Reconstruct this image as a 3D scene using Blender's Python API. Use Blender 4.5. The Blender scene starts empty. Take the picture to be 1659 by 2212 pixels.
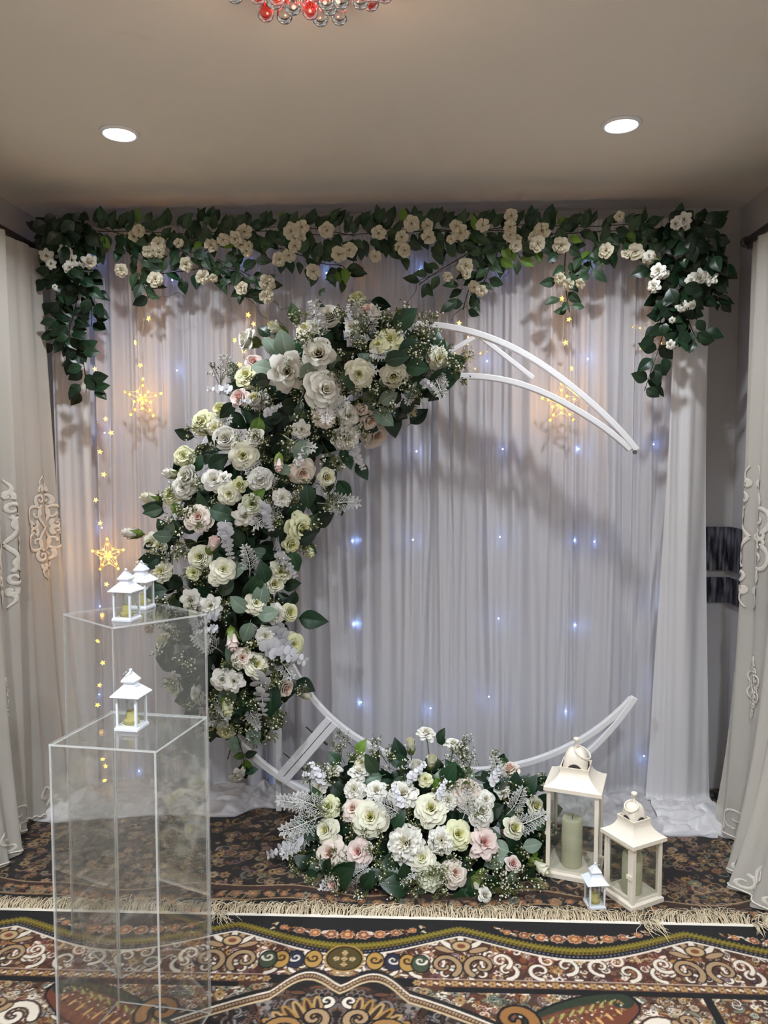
import bpy, bmesh, math, random
import numpy as np
from mathutils import Vector, Matrix, noise

random.seed(7)
scn = bpy.context.scene
COL = scn.collection

# ------------------------------------------------------------------ camera
F_PX, CX, CY = 1661.0, 829.5, 1106.0
YAW, PITCH, CAM_Z = math.radians(2.93), math.radians(3.66), 1.38
cam_d = bpy.data.cameras.new('camera')
cam = bpy.data.objects.new('camera', cam_d); COL.objects.link(cam)
cam.location = (0, 0, CAM_Z)
cam.rotation_euler = (math.pi / 2 - PITCH, 0, YAW)
cam_d.sensor_fit = 'VERTICAL'; cam_d.sensor_height = 36.0
cam_d.lens = 36.0 * F_PX / 2212.0
cam_d.clip_start = 0.02
scn.camera = cam

# ------------------------------------------------------------------ world, exposure
w = bpy.data.worlds.new('room_ambient'); scn.world = w; w.use_nodes = True
w.node_tree.nodes['Background'].inputs[0].default_value = (1.0, 0.95, 0.9, 1)
w.node_tree.nodes['Background'].inputs[1].default_value = 0.03
scn.view_settings.view_transform = 'Standard'
scn.view_settings.look = 'None'
scn.view_settings.gamma = 1.0
scn.view_settings.use_curve_mapping = False
scn.view_settings.exposure = 0.6
cy = scn.cycles
cy.transparent_max_bounces = 40
cy.max_bounces = 6
cy.diffuse_bounces = 3
cy.glossy_bounces = 3
cy.transmission_bounces = 6
cy.caustics_reflective = False
cy.caustics_refractive = False
cy.sample_clamp_indirect = 4.0
cy.use_adaptive_sampling = True
cy.adaptive_threshold = 0.1
cy.adaptive_min_samples = 10

# the room's box (metres)
XL, XR, YB, YF, ZC = -1.64, 1.28, 3.25, -2.6, 2.41
# the ceiling downlights: two are in view, four stand behind and above the camera
DOWNLIGHTS = [(-0.953, 2.43), (0.599, 2.447), (-0.953, 0.75), (0.599, 0.75), (-0.953, -1.2), (0.599, -1.2)]
DOWNLIGHT_W = [6.5, 6.5, 21, 21, 16, 16]
for (lx, ly), lw in zip(DOWNLIGHTS, DOWNLIGHT_W):
    ld = bpy.data.lights.new('downlight_beam', 'AREA')
    ld.shape = 'DISK'; ld.size = 0.085; ld.energy = lw; ld.color = (0.86, 0.92, 1.0)
    ld.spread = math.radians(140)
    lo = bpy.data.objects.new('downlight_beam', ld); COL.objects.link(lo)
    lo.location = (lx, ly, ZC - 0.016)

# ------------------------------------------------------------------ helpers
def _ray(px, py):
    u = (px - CX) / F_PX; v = -(py - CY) / F_PX
    f = Vector((-math.sin(YAW) * math.cos(PITCH), math.cos(YAW) * math.cos(PITCH), -math.sin(PITCH)))
    r = Vector((math.cos(YAW), math.sin(YAW), 0)); up = r.cross(f)
    return f + r * u + up * v
CAMP = Vector((0, 0, CAM_Z))
def at_y(px, py, Y):
    d = _ray(px, py); return CAMP + d * (Y / d.y)
def at_z(px, py, Z):
    d = _ray(px, py); return CAMP + d * ((Z - CAM_Z) / d.z)
def at_x(px, py, X):
    d = _ray(px, py); return CAMP + d * (X / d.x)
def mpp(Y):                       # metres per photograph pixel at a depth
    return Y / F_PX

def lin(c):
    return tuple((x / 12.92 if x <= 0.04045 else ((x + 0.055) / 1.055) ** 2.4) for x in c)
def rgb(r, g, b):
    return lin((r / 255, g / 255, b / 255))

MATS = {}
def principled(name):
    m = bpy.data.materials.new(name); m.use_nodes = True
    MATS[name] = m
    return m, m.node_tree.nodes, m.node_tree.links, m.node_tree.nodes['Principled BSDF']

def mat(name, color, rough=0.6, metal=0.0, var=0.08, scale=12.0, bump=0.0, bscale=60.0, sheen=0.0, trans=0.0, spec=0.5, coat=0.0):
    """plain surface with a little noise in its colour and relief"""
    m, N, L, b = principled(name)
    tc = N.new('ShaderNodeTexCoord')
    nz = N.new('ShaderNodeTexNoise'); nz.inputs['Scale'].default_value = scale; nz.inputs['Detail'].default_value = 4
    L.new(tc.outputs['Object'], nz.inputs['Vector'])
    mix = N.new('ShaderNodeMix'); mix.data_type = 'RGBA'
    mix.inputs[6].default_value = (*[max(0, c * (1 - var)) for c in color], 1)
    mix.inputs[7].default_value = (*[min(1, c * (1 + var)) for c in color], 1)
    L.new(nz.outputs['Fac'], mix.inputs[0]); L.new(mix.outputs[2], b.inputs['Base Color'])
    b.inputs['Roughness'].default_value = rough; b.inputs['Metallic'].default_value = metal
    b.inputs['Specular IOR Level'].default_value = spec
    b.inputs['Sheen Weight'].default_value = sheen
    b.inputs['Coat Weight'].default_value = coat
    if bump:
        n2 = N.new('ShaderNodeTexNoise'); n2.inputs['Scale'].default_value = bscale; n2.inputs['Detail'].default_value = 3
        L.new(tc.outputs['Object'], n2.inputs['Vector'])
        bp = N.new('ShaderNodeBump'); bp.inputs['Strength'].default_value = bump; bp.inputs['Distance'].default_value = 0.004
        L.new(n2.outputs['Fac'], bp.inputs['Height']); L.new(bp.outputs['Normal'], b.inputs['Normal'])
    if trans:
        out = N['Material Output']; tr = N.new('ShaderNodeBsdfTranslucent'); mx = N.new('ShaderNodeMixShader')
        L.new(mix.outputs[2], tr.inputs['Color']); mx.inputs[0].default_value = trans
        L.new(b.outputs[0], mx.inputs[1]); L.new(tr.outputs[0], mx.inputs[2]); L.new(mx.outputs[0], out.inputs['Surface'])
    return m

def emit(name, color, strength, sample=True):
    m = bpy.data.materials.new(name); m.use_nodes = True; N = m.node_tree.nodes; L = m.node_tree.links
    N.remove(N['Principled BSDF']); e = N.new('ShaderNodeEmission')
    e.inputs[0].default_value = (*color, 1); e.inputs[1].default_value = strength
    L.new(e.outputs[0], N['Material Output'].inputs['Surface']); MATS[name] = m
    if not sample: m.cycles.emission_sampling = 'NONE'
    return m

def cloth(name, color, see=0.0, trans=0.35, rough=0.38, weave=0.15, spec=0.5):
    """satin / voile: glossy-diffuse, lets light through, voile is partly see-through between its threads"""
    m, N, L, b = principled(name)
    out = N['Material Output']
    tc = N.new('ShaderNodeTexCoord')
    nz = N.new('ShaderNodeTexNoise'); nz.inputs['Scale'].default_value = 3.0; nz.inputs['Detail'].default_value = 5
    L.new(tc.outputs['Object'], nz.inputs['Vector'])
    mix = N.new('ShaderNodeMix'); mix.data_type = 'RGBA'
    mix.inputs[6].default_value = (*[c * 0.95 for c in color], 1); mix.inputs[7].default_value = (*color, 1)
    L.new(nz.outputs['Fac'], mix.inputs[0]); L.new(mix.outputs[2], b.inputs['Base Color'])
    b.inputs['Roughness'].default_value = rough; b.inputs['Sheen Weight'].default_value = 0.3
    b.inputs['Specular IOR Level'].default_value = spec
    n2 = N.new('ShaderNodeTexNoise'); n2.inputs['Scale'].default_value = 420; n2.inputs['Detail'].default_value = 2
    mp = N.new('ShaderNodeMapping'); mp.inputs['Scale'].default_value = (1, 1, 0.15)
    L.new(tc.outputs['Object'], mp.inputs['Vector']); L.new(mp.outputs[0], n2.inputs['Vector'])
    bp = N.new('ShaderNodeBump'); bp.inputs['Strength'].default_value = weave; bp.inputs['Distance'].default_value = 0.001
    L.new(n2.outputs['Fac'], bp.inputs['Height']); L.new(bp.outputs['Normal'], b.inputs['Normal'])
    tr = N.new('ShaderNodeBsdfTranslucent'); L.new(mix.outputs[2], tr.inputs['Color'])
    mx = N.new('ShaderNodeMixShader'); mx.inputs[0].default_value = trans
    L.new(b.outputs[0], mx.inputs[1]); L.new(tr.outputs[0], mx.inputs[2])
    last = mx
    if see:
        tp = N.new('ShaderNodeBsdfTransparent'); m2 = N.new('ShaderNodeMixShader'); m2.inputs[0].default_value = see
        L.new(mx.outputs[0], m2.inputs[1]); L.new(tp.outputs[0], m2.inputs[2]); last = m2
    L.new(last.outputs[0], out.inputs['Surface'])
    return m

def clear(name, tint=(0.975, 0.978, 0.972), haze=0.03, rough=0.02, ior=1.49, gain=1.0):
    """thin clear sheet: see-through with a fresnel reflection and a trace of haze"""
    m = bpy.data.materials.new(name); m.use_nodes = True; N = m.node_tree.nodes; L = m.node_tree.links
    N.remove(N['Principled BSDF'])
    tp = N.new('ShaderNodeBsdfTransparent'); tp.inputs[0].default_value = (*tint, 1)
    df = N.new('ShaderNodeBsdfDiffuse'); df.inputs[0].default_value = (0.85, 0.86, 0.84, 1)
    gl = N.new('ShaderNodeBsdfGlossy'); gl.inputs['Roughness'].default_value = rough
    fr = N.new('ShaderNodeFresnel'); fr.inputs['IOR'].default_value = ior
    ge = N.new('ShaderNodeNewGeometry'); io = N.new('ShaderNodeMapRange')      # both faces of the sheet reflect like its outer face
    io.inputs[3].default_value = ior; io.inputs[4].default_value = 1.0 / ior
    L.new(ge.outputs['Backfacing'], io.inputs[0]); L.new(io.outputs[0], fr.inputs['IOR'])
    sc = N.new('ShaderNodeMath'); sc.operation = 'MULTIPLY'; sc.inputs[1].default_value = gain; sc.use_clamp = True
    a = N.new('ShaderNodeMixShader'); a.inputs[0].default_value = haze
    L.new(tp.outputs[0], a.inputs[1]); L.new(df.outputs[0], a.inputs[2])
    bmx = N.new('ShaderNodeMixShader'); L.new(fr.outputs[0], sc.inputs[0]); L.new(sc.outputs[0], bmx.inputs[0])
    L.new(a.outputs[0], bmx.inputs[1]); L.new(gl.outputs[0], bmx.inputs[2])
    L.new(bmx.outputs[0], N['Material Output'].inputs['Surface']); MATS[name] = m
    return m

def petal_mat(name, heart, edge, lo=0.15, hi=0.75, trans=0.25):
    """petals: their own colour runs from the flower's heart to the petal rims (stored on the mesh)"""
    m, N, L, b = principled(name)
    at = N.new('ShaderNodeAttribute'); at.attribute_name = 'tint'
    mr = N.new('ShaderNodeMapRange'); mr.inputs[1].default_value = lo; mr.inputs[2].default_value = hi; mr.interpolation_type = 'SMOOTHSTEP'
    L.new(at.outputs['Fac'], mr.inputs[0])
    mix = N.new('ShaderNodeMix'); mix.data_type = 'RGBA'
    mix.inputs[6].default_value = (*heart, 1); mix.inputs[7].default_value = (*edge, 1)
    L.new(mr.outputs[0], mix.inputs[0])
    L.new(mix.outputs[2], b.inputs['Base Color'])
    b.inputs['Roughness'].default_value = 0.6; b.inputs['Sheen Weight'].default_value = 0.15
    b.inputs['Specular IOR Level'].default_value = 0.3
    out = N['Material Output']; tr = N.new('ShaderNodeBsdfTranslucent'); mx = N.new('ShaderNodeMixShader')
    L.new(mix.outputs[2], tr.inputs['Color']); mx.inputs[0].default_value = trans
    L.new(b.outputs[0], mx.inputs[1]); L.new(tr.outputs[0], mx.inputs[2]); L.new(mx.outputs[0], out.inputs['Surface'])
    return m

def leaf_mat(name, c1, c2, rough=0.45):
    """leaf with a paler midrib and side veins"""
    m, N, L, b = principled(name)
    tc = N.new('ShaderNodeTexCoord'); nz = N.new('ShaderNodeTexNoise'); nz.inputs['Scale'].default_value = 3
    oi = N.new('ShaderNodeObjectInfo')
    L.new(tc.outputs['Object'], nz.inputs['Vector'])
    mix = N.new('ShaderNodeMix'); mix.data_type = 'RGBA'
    mix.inputs[6].default_value = (*c1, 1); mix.inputs[7].default_value = (*c2, 1)
    ad = N.new('ShaderNodeMath'); ad.operation = 'ADD'; ad.use_clamp = True
    ml = N.new('ShaderNodeMath'); ml.operation = 'MULTIPLY'; ml.inputs[1].default_value = 0.6
    L.new(nz.outputs['Fac'], ml.inputs[0]); L.new(ml.outputs[0], ad.inputs[0])
    m2 = N.new('ShaderNodeMath'); m2.operation = 'MULTIPLY_ADD'; m2.inputs[1].default_value = 0.7; m2.inputs[2].default_value = -0.25
    L.new(oi.outputs['Random'], m2.inputs[0]); L.new(m2.outputs[0], ad.inputs[1])
    L.new(ad.outputs[0], mix.inputs[0])
    at = N.new('ShaderNodeAttribute'); at.attribute_name = 'tint'
    mixv = N.new('ShaderNodeMix'); mixv.data_type = 'RGBA'
    mixv.inputs[7].default_value = (*[min(1, c * 1.7 + 0.02) for c in c2], 1)
    L.new(at.outputs['Fac'], mixv.inputs[0]); L.new(mix.outputs[2], mixv.inputs[6])
    L.new(mixv.outputs[2], b.inputs['Base Color'])
    b.inputs['Roughness'].default_value = rough; b.inputs['Specular IOR Level'].default_value = 0.4
    return m

def tag(o, label=None, cat=None, group=None, kind=None):
    if label: o['label'] = label
    if cat: o['category'] = cat
    if group: o['group'] = group
    if kind: o['kind'] = kind
    return o
def link(o, parent=None):
    COL.objects.link(o)
    if parent is not None: o.parent = parent
    return o
def empty(name, loc=(0, 0, 0), rz=0.0, parent=None):
    o = bpy.data.objects.new(name, None); o.location = loc; o.rotation_euler = (0, 0, rz)
    o.empty_display_size = 0.05
    return link(o, parent)
def mesh_from(name, verts, faces, m=None, smooth=True, tint=None):
    me = bpy.data.meshes.new(name)
    me.from_pydata([tuple(v) for v in verts], [], faces)
    if m is not None:
        for k in (m if isinstance(m, (list, tuple)) else [m]): me.materials.append(k)
    if smooth: me.polygons.foreach_set('use_smooth', [True] * len(me.polygons))
    if tint is not None:
        a = me.attributes.new('tint', 'FLOAT', 'POINT'); a.data.foreach_set('value', list(tint))
    me.update()
    return me
def obj(name, me, parent=None, M=None, loc=None, rot=None):
    o = bpy.data.objects.new(name, me)
    if M is not None: o.matrix_local = M
    if loc is not None: o.location = loc
    if rot is not None: o.rotation_euler = rot
    return link(o, parent)

class MB:
    """collects vertices and faces of one part"""
    def __init__(s): s.v = []; s.f = []; s.mi = []
    def add(s, vs, fs, mi=0):
        k = len(s.v); s.v += [Vector(v) for v in vs]; s.f += [tuple(i + k for i in f) for f in fs]; s.mi += [mi] * len(fs); return s
    def box(s, lo, hi, mi=0, M=None):
        x0, y0, z0 = lo; x1, y1, z1 = hi
        vs = [Vector(p) for p in ((x0, y0, z0), (x1, y0, z0), (x1, y1, z0), (x0, y1, z0), (x0, y0, z1), (x1, y0, z1), (x1, y1, z1), (x0, y1, z1))]
        if M is not None: vs = [M @ v for v in vs]
        return s.add(vs, [(3, 2, 1, 0), (4, 5, 6, 7), (0, 1, 5, 4), (1, 2, 6, 5), (2, 3, 7, 6), (3, 0, 4, 7)], mi)
    def bar(s, a, b, wd, ht, up=(0, 0, 1), mi=0):
        a = Vector(a); b = Vector(b); d = (b - a).normalized(); u = Vector(up)
        sd = d.cross(u)
        if sd.length < 1e-4: sd = d.cross(Vector((0, 1, 0)))
        sd.normalize(); u = sd.cross(d).normalized()
        vs = [p + sd * (i * wd / 2) + u * (j * ht / 2) for p in (a, b) for i, j in ((-1, -1), (1, -1), (1, 1), (-1, 1))]
        return s.add(vs, [(0, 3, 2, 1), (4, 5, 6, 7), (0, 1, 5, 4), (1, 2, 6, 5), (2, 3, 7, 6), (3, 0, 4, 7)], mi)
    def tube(s, pts, r, n=6, mi=0, closed=False, cap=True):
        pts = [Vector(p) for p in pts]; m = len(pts); vs = []
        ref = Vector((0.123, 0.31, 0.94)).normalized()
        for i, p in enumerate(pts):
            if closed: d = pts[(i + 1) % m] - pts[i - 1]
            else: d = pts[min(i + 1, m - 1)] - pts[max(i - 1, 0)]
            if d.length < 1e-9: d = Vector((0, 0, 1))
            d.normalize(); a = d.cross(ref)
            if a.length < 1e-3: a = d.cross(Vector((1, 0, 0)))
            a.normalize(); b = d.cross(a)
            rr = r[i] if isinstance(r, (list, tuple)) else r
            vs += [p + (a * math.cos(2 * math.pi * k / n) + b * math.sin(2 * math.pi * k / n)) * rr for k in range(n)]
        fs = []
        for i in range(m if closed else m - 1):
            j = (i + 1) % m
            fs += [(i * n + k, i * n + (k + 1) % n, j * n + (k + 1) % n, j * n + k) for k in range(n)]
        if cap and not closed: fs += [tuple(range(n - 1, -1, -1)), tuple((m - 1) * n + k for k in range(n))]
        return s.add(vs, fs, mi)
    def lathe(s, prof, n=16, mi=0, M=None, cap=True):
        vs = []
        for r, z in prof: vs += [Vector((r * math.cos(2 * math.pi * k / n), r * math.sin(2 * math.pi * k / n), z)) for k in range(n)]
        if M is not None: vs = [M @ v for v in vs]
        fs = [(i * n + k, i * n + (k + 1) % n, (i + 1) * n + (k + 1) % n, (i + 1) * n + k) for i in range(len(prof) - 1) for k in range(n)]
        if cap: fs += [tuple(range(n - 1, -1, -1)), tuple((len(prof) - 1) * n + k for k in range(n))]
        return s.add(vs, fs, mi)
    def ball(s, c, r, n=8, k=5, mi=0):
        c = Vector(c)
        return s.lathe([(max(1e-4, r * math.sin(math.pi * i / k)), -r * math.cos(math.pi * i / k)) for i in range(k + 1)], n, mi, Matrix.Translation(c), cap=False)
    def me(s, name, m, smooth=False):
        me = mesh_from(name, s.v, s.f, m, smooth)
        if any(s.mi): me.polygons.foreach_set('material_index', s.mi)
        return me
    def build(s, name, m, parent=None, smooth=False, bevel=0.0, **kw):
        o = obj(name, s.me(name, m, smooth), parent, **kw)
        if bevel:
            md = o.modifiers.new('edge', 'BEVEL'); md.width = bevel; md.segments = 2; md.limit_method = 'ANGLE'
        return o
def struct(o, label):
    return tag(o, label, kind='structure')

def frame_from(n, up_hint=(0, 0, 1), roll=0.0):
    n = Vector(n).normalized(); u = Vector(up_hint); x = u.cross(n)
    if x.length < 1e-3: x = Vector((1, 0, 0)).cross(n)
    x.normalize(); y = n.cross(x)
    M = Matrix((x, y, n)).transposed().to_4x4()
    return M @ Matrix.Rotation(roll, 4, 'Z')

def vnoise(x, y, z=0.0):
    return noise.noise(Vector((x, y, z)))

# ------------------------------------------------------------------ materials
mat('wall_paint', rgb(186, 183, 181), 0.85, bump=0.08, bscale=180, var=0.03)
mat('ceiling_paint', rgb(229, 221, 207), 0.75, bump=0.05, bscale=150, var=0.02)
mat('white_gloss', rgb(236, 236, 238), 0.3, var=0.02)
mat('arch_white', rgb(232, 231, 232), 0.35, var=0.03)
mat('lantern_cream', rgb(240, 230, 212), 0.45, var=0.04, bump=0.08, bscale=200)
mat('mini_white', rgb(236, 240, 246), 0.28, var=0.02)
mat('steel', rgb(190, 190, 190), 0.25, metal=1.0, var=0.02)
mat('dark_metal', rgb(70, 66, 64), 0.5, metal=0.4)
mat('bolt_metal', rgb(120, 118, 116), 0.35, metal=1.0)
mat('candle_wax', rgb(228, 226, 194), 0.5, var=0.08, scale=20, trans=0.3)
mat('led_candle', rgb(222, 208, 130), 0.5, var=0.06, trans=0.3)
mat('wick', rgb(25, 22, 20), 0.9)
mat('stem', rgb(62, 72, 40), 0.6)
mat('stem_dark', rgb(52, 50, 34), 0.7)
mat('foam', rgb(24, 34, 22), 0.95, bump=0.5, bscale=80)
mat('calyx', rgb(104, 124, 48), 0.5, var=0.25, scale=30)
mat('berry_white', rgb(224, 224, 204), 0.4, var=0.1, scale=40)
mat('berry_stem', rgb(92, 98, 48), 0.6, var=0.25)
mat('lace_white', rgb(222, 222, 218), 0.6, var=0.06)
mat('euca_white', rgb(226, 226, 230), 0.45, var=0.06, trans=0.2)
mat('fringe', rgb(216, 200, 170), 0.85, var=0.12, scale=60)
mat('braid', rgb(232, 224, 208), 0.85, var=0.08, scale=300, bump=0.5, bscale=500)
mat('wire', rgb(180, 178, 172), 0.4)
mat('star_plastic', rgb(240, 232, 205), 0.15, trans=0.5)
mat('embroidery', rgb(214, 208, 196), 0.5, var=0.12, scale=90, bump=0.4, bscale=300)
clear('acrylic_edge', haze=0.5, gain=1.0)
cloth('drape_satin', rgb(240, 238, 240), see=0.12, trans=0.40, rough=0.31)
cloth('backing_white', rgb(226, 226, 230), see=0.0, trans=0.3, rough=0.55)
cloth('side_satin', rgb(242, 240, 240), see=0.0, trans=0.3, rough=0.3)
cloth('curtain_sheer', rgb(226, 221, 210), see=0.2, trans=0.35, rough=0.6, spec=0.25)
clear('acrylic', haze=0.018, gain=1.15)  # haze mixes in pale diffuse to imitate hazy reflections of the room
clear('lantern_glass', tint=(0.965, 0.975, 0.965), haze=0.012, gain=0.9)
emit('downlight_glow', (0.93, 0.96, 1.0), 14.0)
emit('led_white', (0.5, 0.7, 1.0), 22.0, False)
emit('led_warm', (1.0, 0.50, 0.06), 4.5, False)
emit('led_warm_soft', (1.0, 0.56, 0.16), 2.2, False)
emit('led_red', (1.0, 0.03, 0.03), 30.0, False)
petal_mat('petal_white', rgb(232, 226, 200), rgb(240, 238, 228))
petal_mat('petal_cream', rgb(226, 222, 140), rgb(240, 238, 216))
petal_mat('petal_lemon', rgb(222, 218, 120), rgb(234, 234, 194))
petal_mat('petal_blush', rgb(238, 196, 174), rgb(240, 228, 214))
petal_mat('petal_pink', rgb(238, 180, 170), rgb(240, 222, 214))
petal_mat('petal_green', rgb(206, 212, 156), rgb(226, 228, 204))
petal_mat('petal_garland', rgb(140, 108, 66), rgb(220, 212, 186), lo=0.0, hi=0.25)
mat('heart_brown', rgb(96, 62, 40), 0.8, var=0.3, scale=60)
leaf_mat('leaf_dark', rgb(12, 38, 24), rgb(36, 72, 42), 0.4)
leaf_mat('leaf_rose', rgb(26, 46, 30), rgb(60, 86, 54), 0.5)
leaf_mat('leaf_vine', rgb(8, 26, 16), rgb(26, 54, 28), 0.35)  # green darkened to carry the shadow over the corner vines
leaf_mat('leaf_grey', rgb(92, 114, 96), rgb(140, 156, 138), 0.6)
leaf_mat('leaf_fresh', rgb(70, 104, 30), rgb(118, 150, 56), 0.5)
MATS['glass_drop'], _N, _L, _b = principled('glass_drop')
_b.inputs['Transmission Weight'].default_value = 1.0; _b.inputs['Roughness'].default_value = 0.02; _b.inputs['IOR'].default_value = 1.5
_b.inputs['Base Color'].default_value = (0.95, 0.9, 0.88, 1)
MATS['glass_red_lit'], _N, _L, _b = principled('glass_red_lit')
_b.inputs['Transmission Weight'].default_value = 0.9; _b.inputs['Roughness'].default_value = 0.03; _b.inputs['IOR'].default_value = 1.5
_b.inputs['Base Color'].default_value = (1.0, 0.12, 0.1, 1)  # the chandelier's red light put into the colour of clear crystal

def foil(name):
    m, N, L, b = principled(name)
    tc = N.new('ShaderNodeTexCoord'); mp = N.new('ShaderNodeMapping'); mp.inputs['Scale'].default_value = (60, 60, 14)
    vo = N.new('ShaderNodeTexVoronoi'); vo.inputs['Scale'].default_value = 1.0; vo.feature = 'F1'
    L.new(tc.outputs['Object'], mp.inputs[0]); L.new(mp.outputs[0], vo.inputs['Vector'])
    nz = N.new('ShaderNodeTexNoise'); nz.inputs['Scale'].default_value = 0.7; nz.inputs['Detail'].default_value = 6
    L.new(mp.outputs[0], nz.inputs['Vector'])
    cr = N.new('ShaderNodeValToRGB'); cr.color_ramp.elements[0].position = 0.42; cr.color_ramp.elements[1].position = 0.72
    cr.color_ramp.elements[0].color = (*rgb(52, 52, 60), 1); cr.color_ramp.elements[1].color = (*rgb(150, 150, 162), 1)
    L.new(nz.outputs['Fac'], cr.inputs[0]); L.new(cr.outputs[0], b.inputs['Base Color'])
    b.inputs['Roughness'].default_value = 0.3; b.inputs['Metallic'].default_value = 0.5
    bp = N.new('ShaderNodeBump'); bp.inputs['Strength'].default_value = 0.8; bp.inputs['Distance'].default_value = 0.006
    L.new(vo.outputs['Distance'], bp.inputs['Height']); L.new(bp.outputs['Normal'], b.inputs['Normal'])
    return m
foil('crushed_foil')

def rug_mat(name):
    m, N, L, b = principled(name)
    at = N.new('ShaderNodeAttribute'); at.attribute_name = 'weave'
    tc = N.new('ShaderNodeTexCoord'); nz = N.new('ShaderNodeTexNoise'); nz.inputs['Scale'].default_value = 700; nz.inputs['Detail'].default_value = 2
    L.new(tc.outputs['Object'], nz.inputs['Vector'])
    mr = N.new('ShaderNodeMapRange'); mr.inputs[3].default_value = 0.72; mr.inputs[4].default_value = 1.25
    L.new(nz.outputs['Fac'], mr.inputs[0])
    mx = N.new('ShaderNodeMix'); mx.data_type = 'RGBA'; mx.blend_type = 'MULTIPLY'; mx.inputs[0].default_value = 1.0
    L.new(at.outputs['Color'], mx.inputs[6]); L.new(mr.outputs[0], mx.inputs[7])
    L.new(mx.outputs[2], b.inputs['Base Color'])
    b.inputs['Roughness'].default_value = 0.95; b.inputs['Specular IOR Level'].default_value = 0.1; b.inputs['Sheen Weight'].default_value = 0.15
    bp = N.new('ShaderNodeBump'); bp.inputs['Strength'].default_value = 0.5; bp.inputs['Distance'].default_value = 0.003
    L.new(nz.outputs['Fac'], bp.inputs['Height']); L.new(bp.outputs['Normal'], b.inputs['Normal'])
    return m
rug_mat('rug_wool')

def laminate(name):
    m, N, L, b = principled(name)
    tc = N.new('ShaderNodeTexCoord'); mp = N.new('ShaderNodeMapping'); mp.inputs['Scale'].default_value = (18, 1.2, 1)
    nz = N.new('ShaderNodeTexNoise'); nz.inputs['Scale'].default_value = 4; nz.inputs['Detail'].default_value = 6
    L.new(tc.outputs['Object'], mp.inputs[0]); L.new(mp.outputs[0], nz.inputs['Vector'])
    cr = N.new('ShaderNodeValToRGB'); cr.color_ramp.elements[0].color = (*rgb(92, 76, 62), 1); cr.color_ramp.elements[1].color = (*rgb(140, 120, 100), 1)
    L.new(nz.outputs['Fac'], cr.inputs[0]); L.new(cr.outputs[0], b.inputs['Base Color']); b.inputs['Roughness'].default_value = 0.45
laminate('laminate_floor')

# ------------------------------------------------------------------ room shell
T = 0.08
def slab(name, lo, hi, m, label):
    return struct(MB().box(lo, hi).build(name, MATS[m]), label)
slab('floor', (XL - T, YF - T, -T), (XR + T, YB + T, 0), 'laminate_floor', 'floor of the room under the patterned rugs')
slab('ceiling', (XL - T, YF - T, ZC), (XR + T, YB + T, ZC + T), 'ceiling_paint', 'plain off-white ceiling with round downlights')
slab('wall_back', (XL - T, YB, 0), (XR + T, YB + T, ZC), 'wall_paint', 'pale wall behind the white backdrop drape')
slab('wall_left', (XL - T, YF, 0), (XL, YB, ZC), 'wall_paint', 'pale left wall behind the embroidered curtain')
slab('wall_right', (XR, YF, 0), (XR + T, YB, ZC), 'wall_paint', 'pale right wall behind the embroidered curtain')
slab('wall_front', (XL - T, YF - T, 0), (XR + T, YF, ZC), 'ceiling_paint', 'pale wall behind the viewer')
# silver border strips running round the walls at chest height
zt1, zb1 = 1.115, 0.935
zt2, zb2 = 0.905, 0.80
k = 1
for a, b in ((zb1, zt1), (zb2, zt2)):
    for lo, hi in (((XR - 0.012, 2.0, a), (XR + 0.001, YB, b)), ((1.0, YB - 0.012, a), (XR - 0.012, YB + 0.001, b)),
                   ((XL, YB - 0.012, a), (-1.36, YB + 0.001, b)), ((XL - 0.001, 2.0, a), (XL + 0.012, YB - 0.012, b))):
        slab('trim_%d' % k, lo, hi, 'crushed_foil', 'dark silver crushed-foil border strip on the wall'); k += 1

# downlights: white trim ring and a glowing disc
for i, (lx, ly) in enumerate(DOWNLIGHTS):
    d = empty('ceiling_downlight', (lx, ly, ZC))
    tag(d, ['round white recessed downlight at the left of the ceiling', 'round white recessed downlight at the right of the ceiling'][i] if i < 2 else 'round white recessed downlight ' + ['', '', 'above the viewer on the left', 'above the viewer on the right', 'far behind the viewer on the left', 'far behind the viewer on the right'][i],
        'downlight', 'recessed ceiling downlights')
    MB().lathe([(0.047, -0.004), (0.05, -0.008), (0.058, -0.006), (0.062, 0.0), (0.047, 0.0)], 32, cap=False).build('trim_ring', MATS['white_gloss'], d, smooth=True)
    MB().lathe([(0.0005, -0.005), (0.047, -0.005), (0.047, 0.0), (0.0005, 0.0)], 32, cap=False).build('diffuser', MATS['downlight_glow'], d)

# ------------------------------------------------------------------ white backdrop drape
rng = np.random.RandomState(3)
DX0, DX1, DTOP = -1.47, 1.075, 2.325
PUDDLE = [(30, 1775), (120, 1783), (200, 1776), (300, 1769), (420, 1766), (500, 1771), (560, 1752), (640, 1752), (780, 1764), (900, 1770), (1050, 1776), (1180, 1786), (1300, 1793), (1420, 1812), (1520, 1814), (1600, 1822)]
pud = [at_z(a, b, 0) for a, b in PUDDLE]
pud_x = np.array([p.x for p in pud]); pud_y = np.array([p.y for p in pud])

def fold_field(xs, zs, n, wmin, wmax, amp, x0, x1, seed, drift=0.05):
    """sum of soft vertical pleats; xs, zs 2-D arrays"""
    r = np.random.RandomState(seed); out = np.zeros_like(xs)
    for i in range(n):
        c = r.uniform(x0, x1); wd = r.uniform(wmin, wmax); a = amp * r.uniform(0.35, 1.0) * (1 if r.rand() < 0.62 else -1)
        dr = r.uniform(-drift, drift); ph = r.uniform(0, 6.28); f = r.uniform(0.6, 1.6)
        t = (DTOP - zs) / DTOP
        cc = c + dr * t * t + 0.012 * np.sin(f * zs * 2 + ph) * t
        ww = wd * (0.7 + 0.6 * t)
        top = np.clip(t * 6, 0.35, 1)
        q = (xs - cc) / ww
        out += a * top * np.exp(-q * q) * (0.75 + 0.25 * np.sin(zs * f * 1.7 + ph))
    return out

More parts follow.
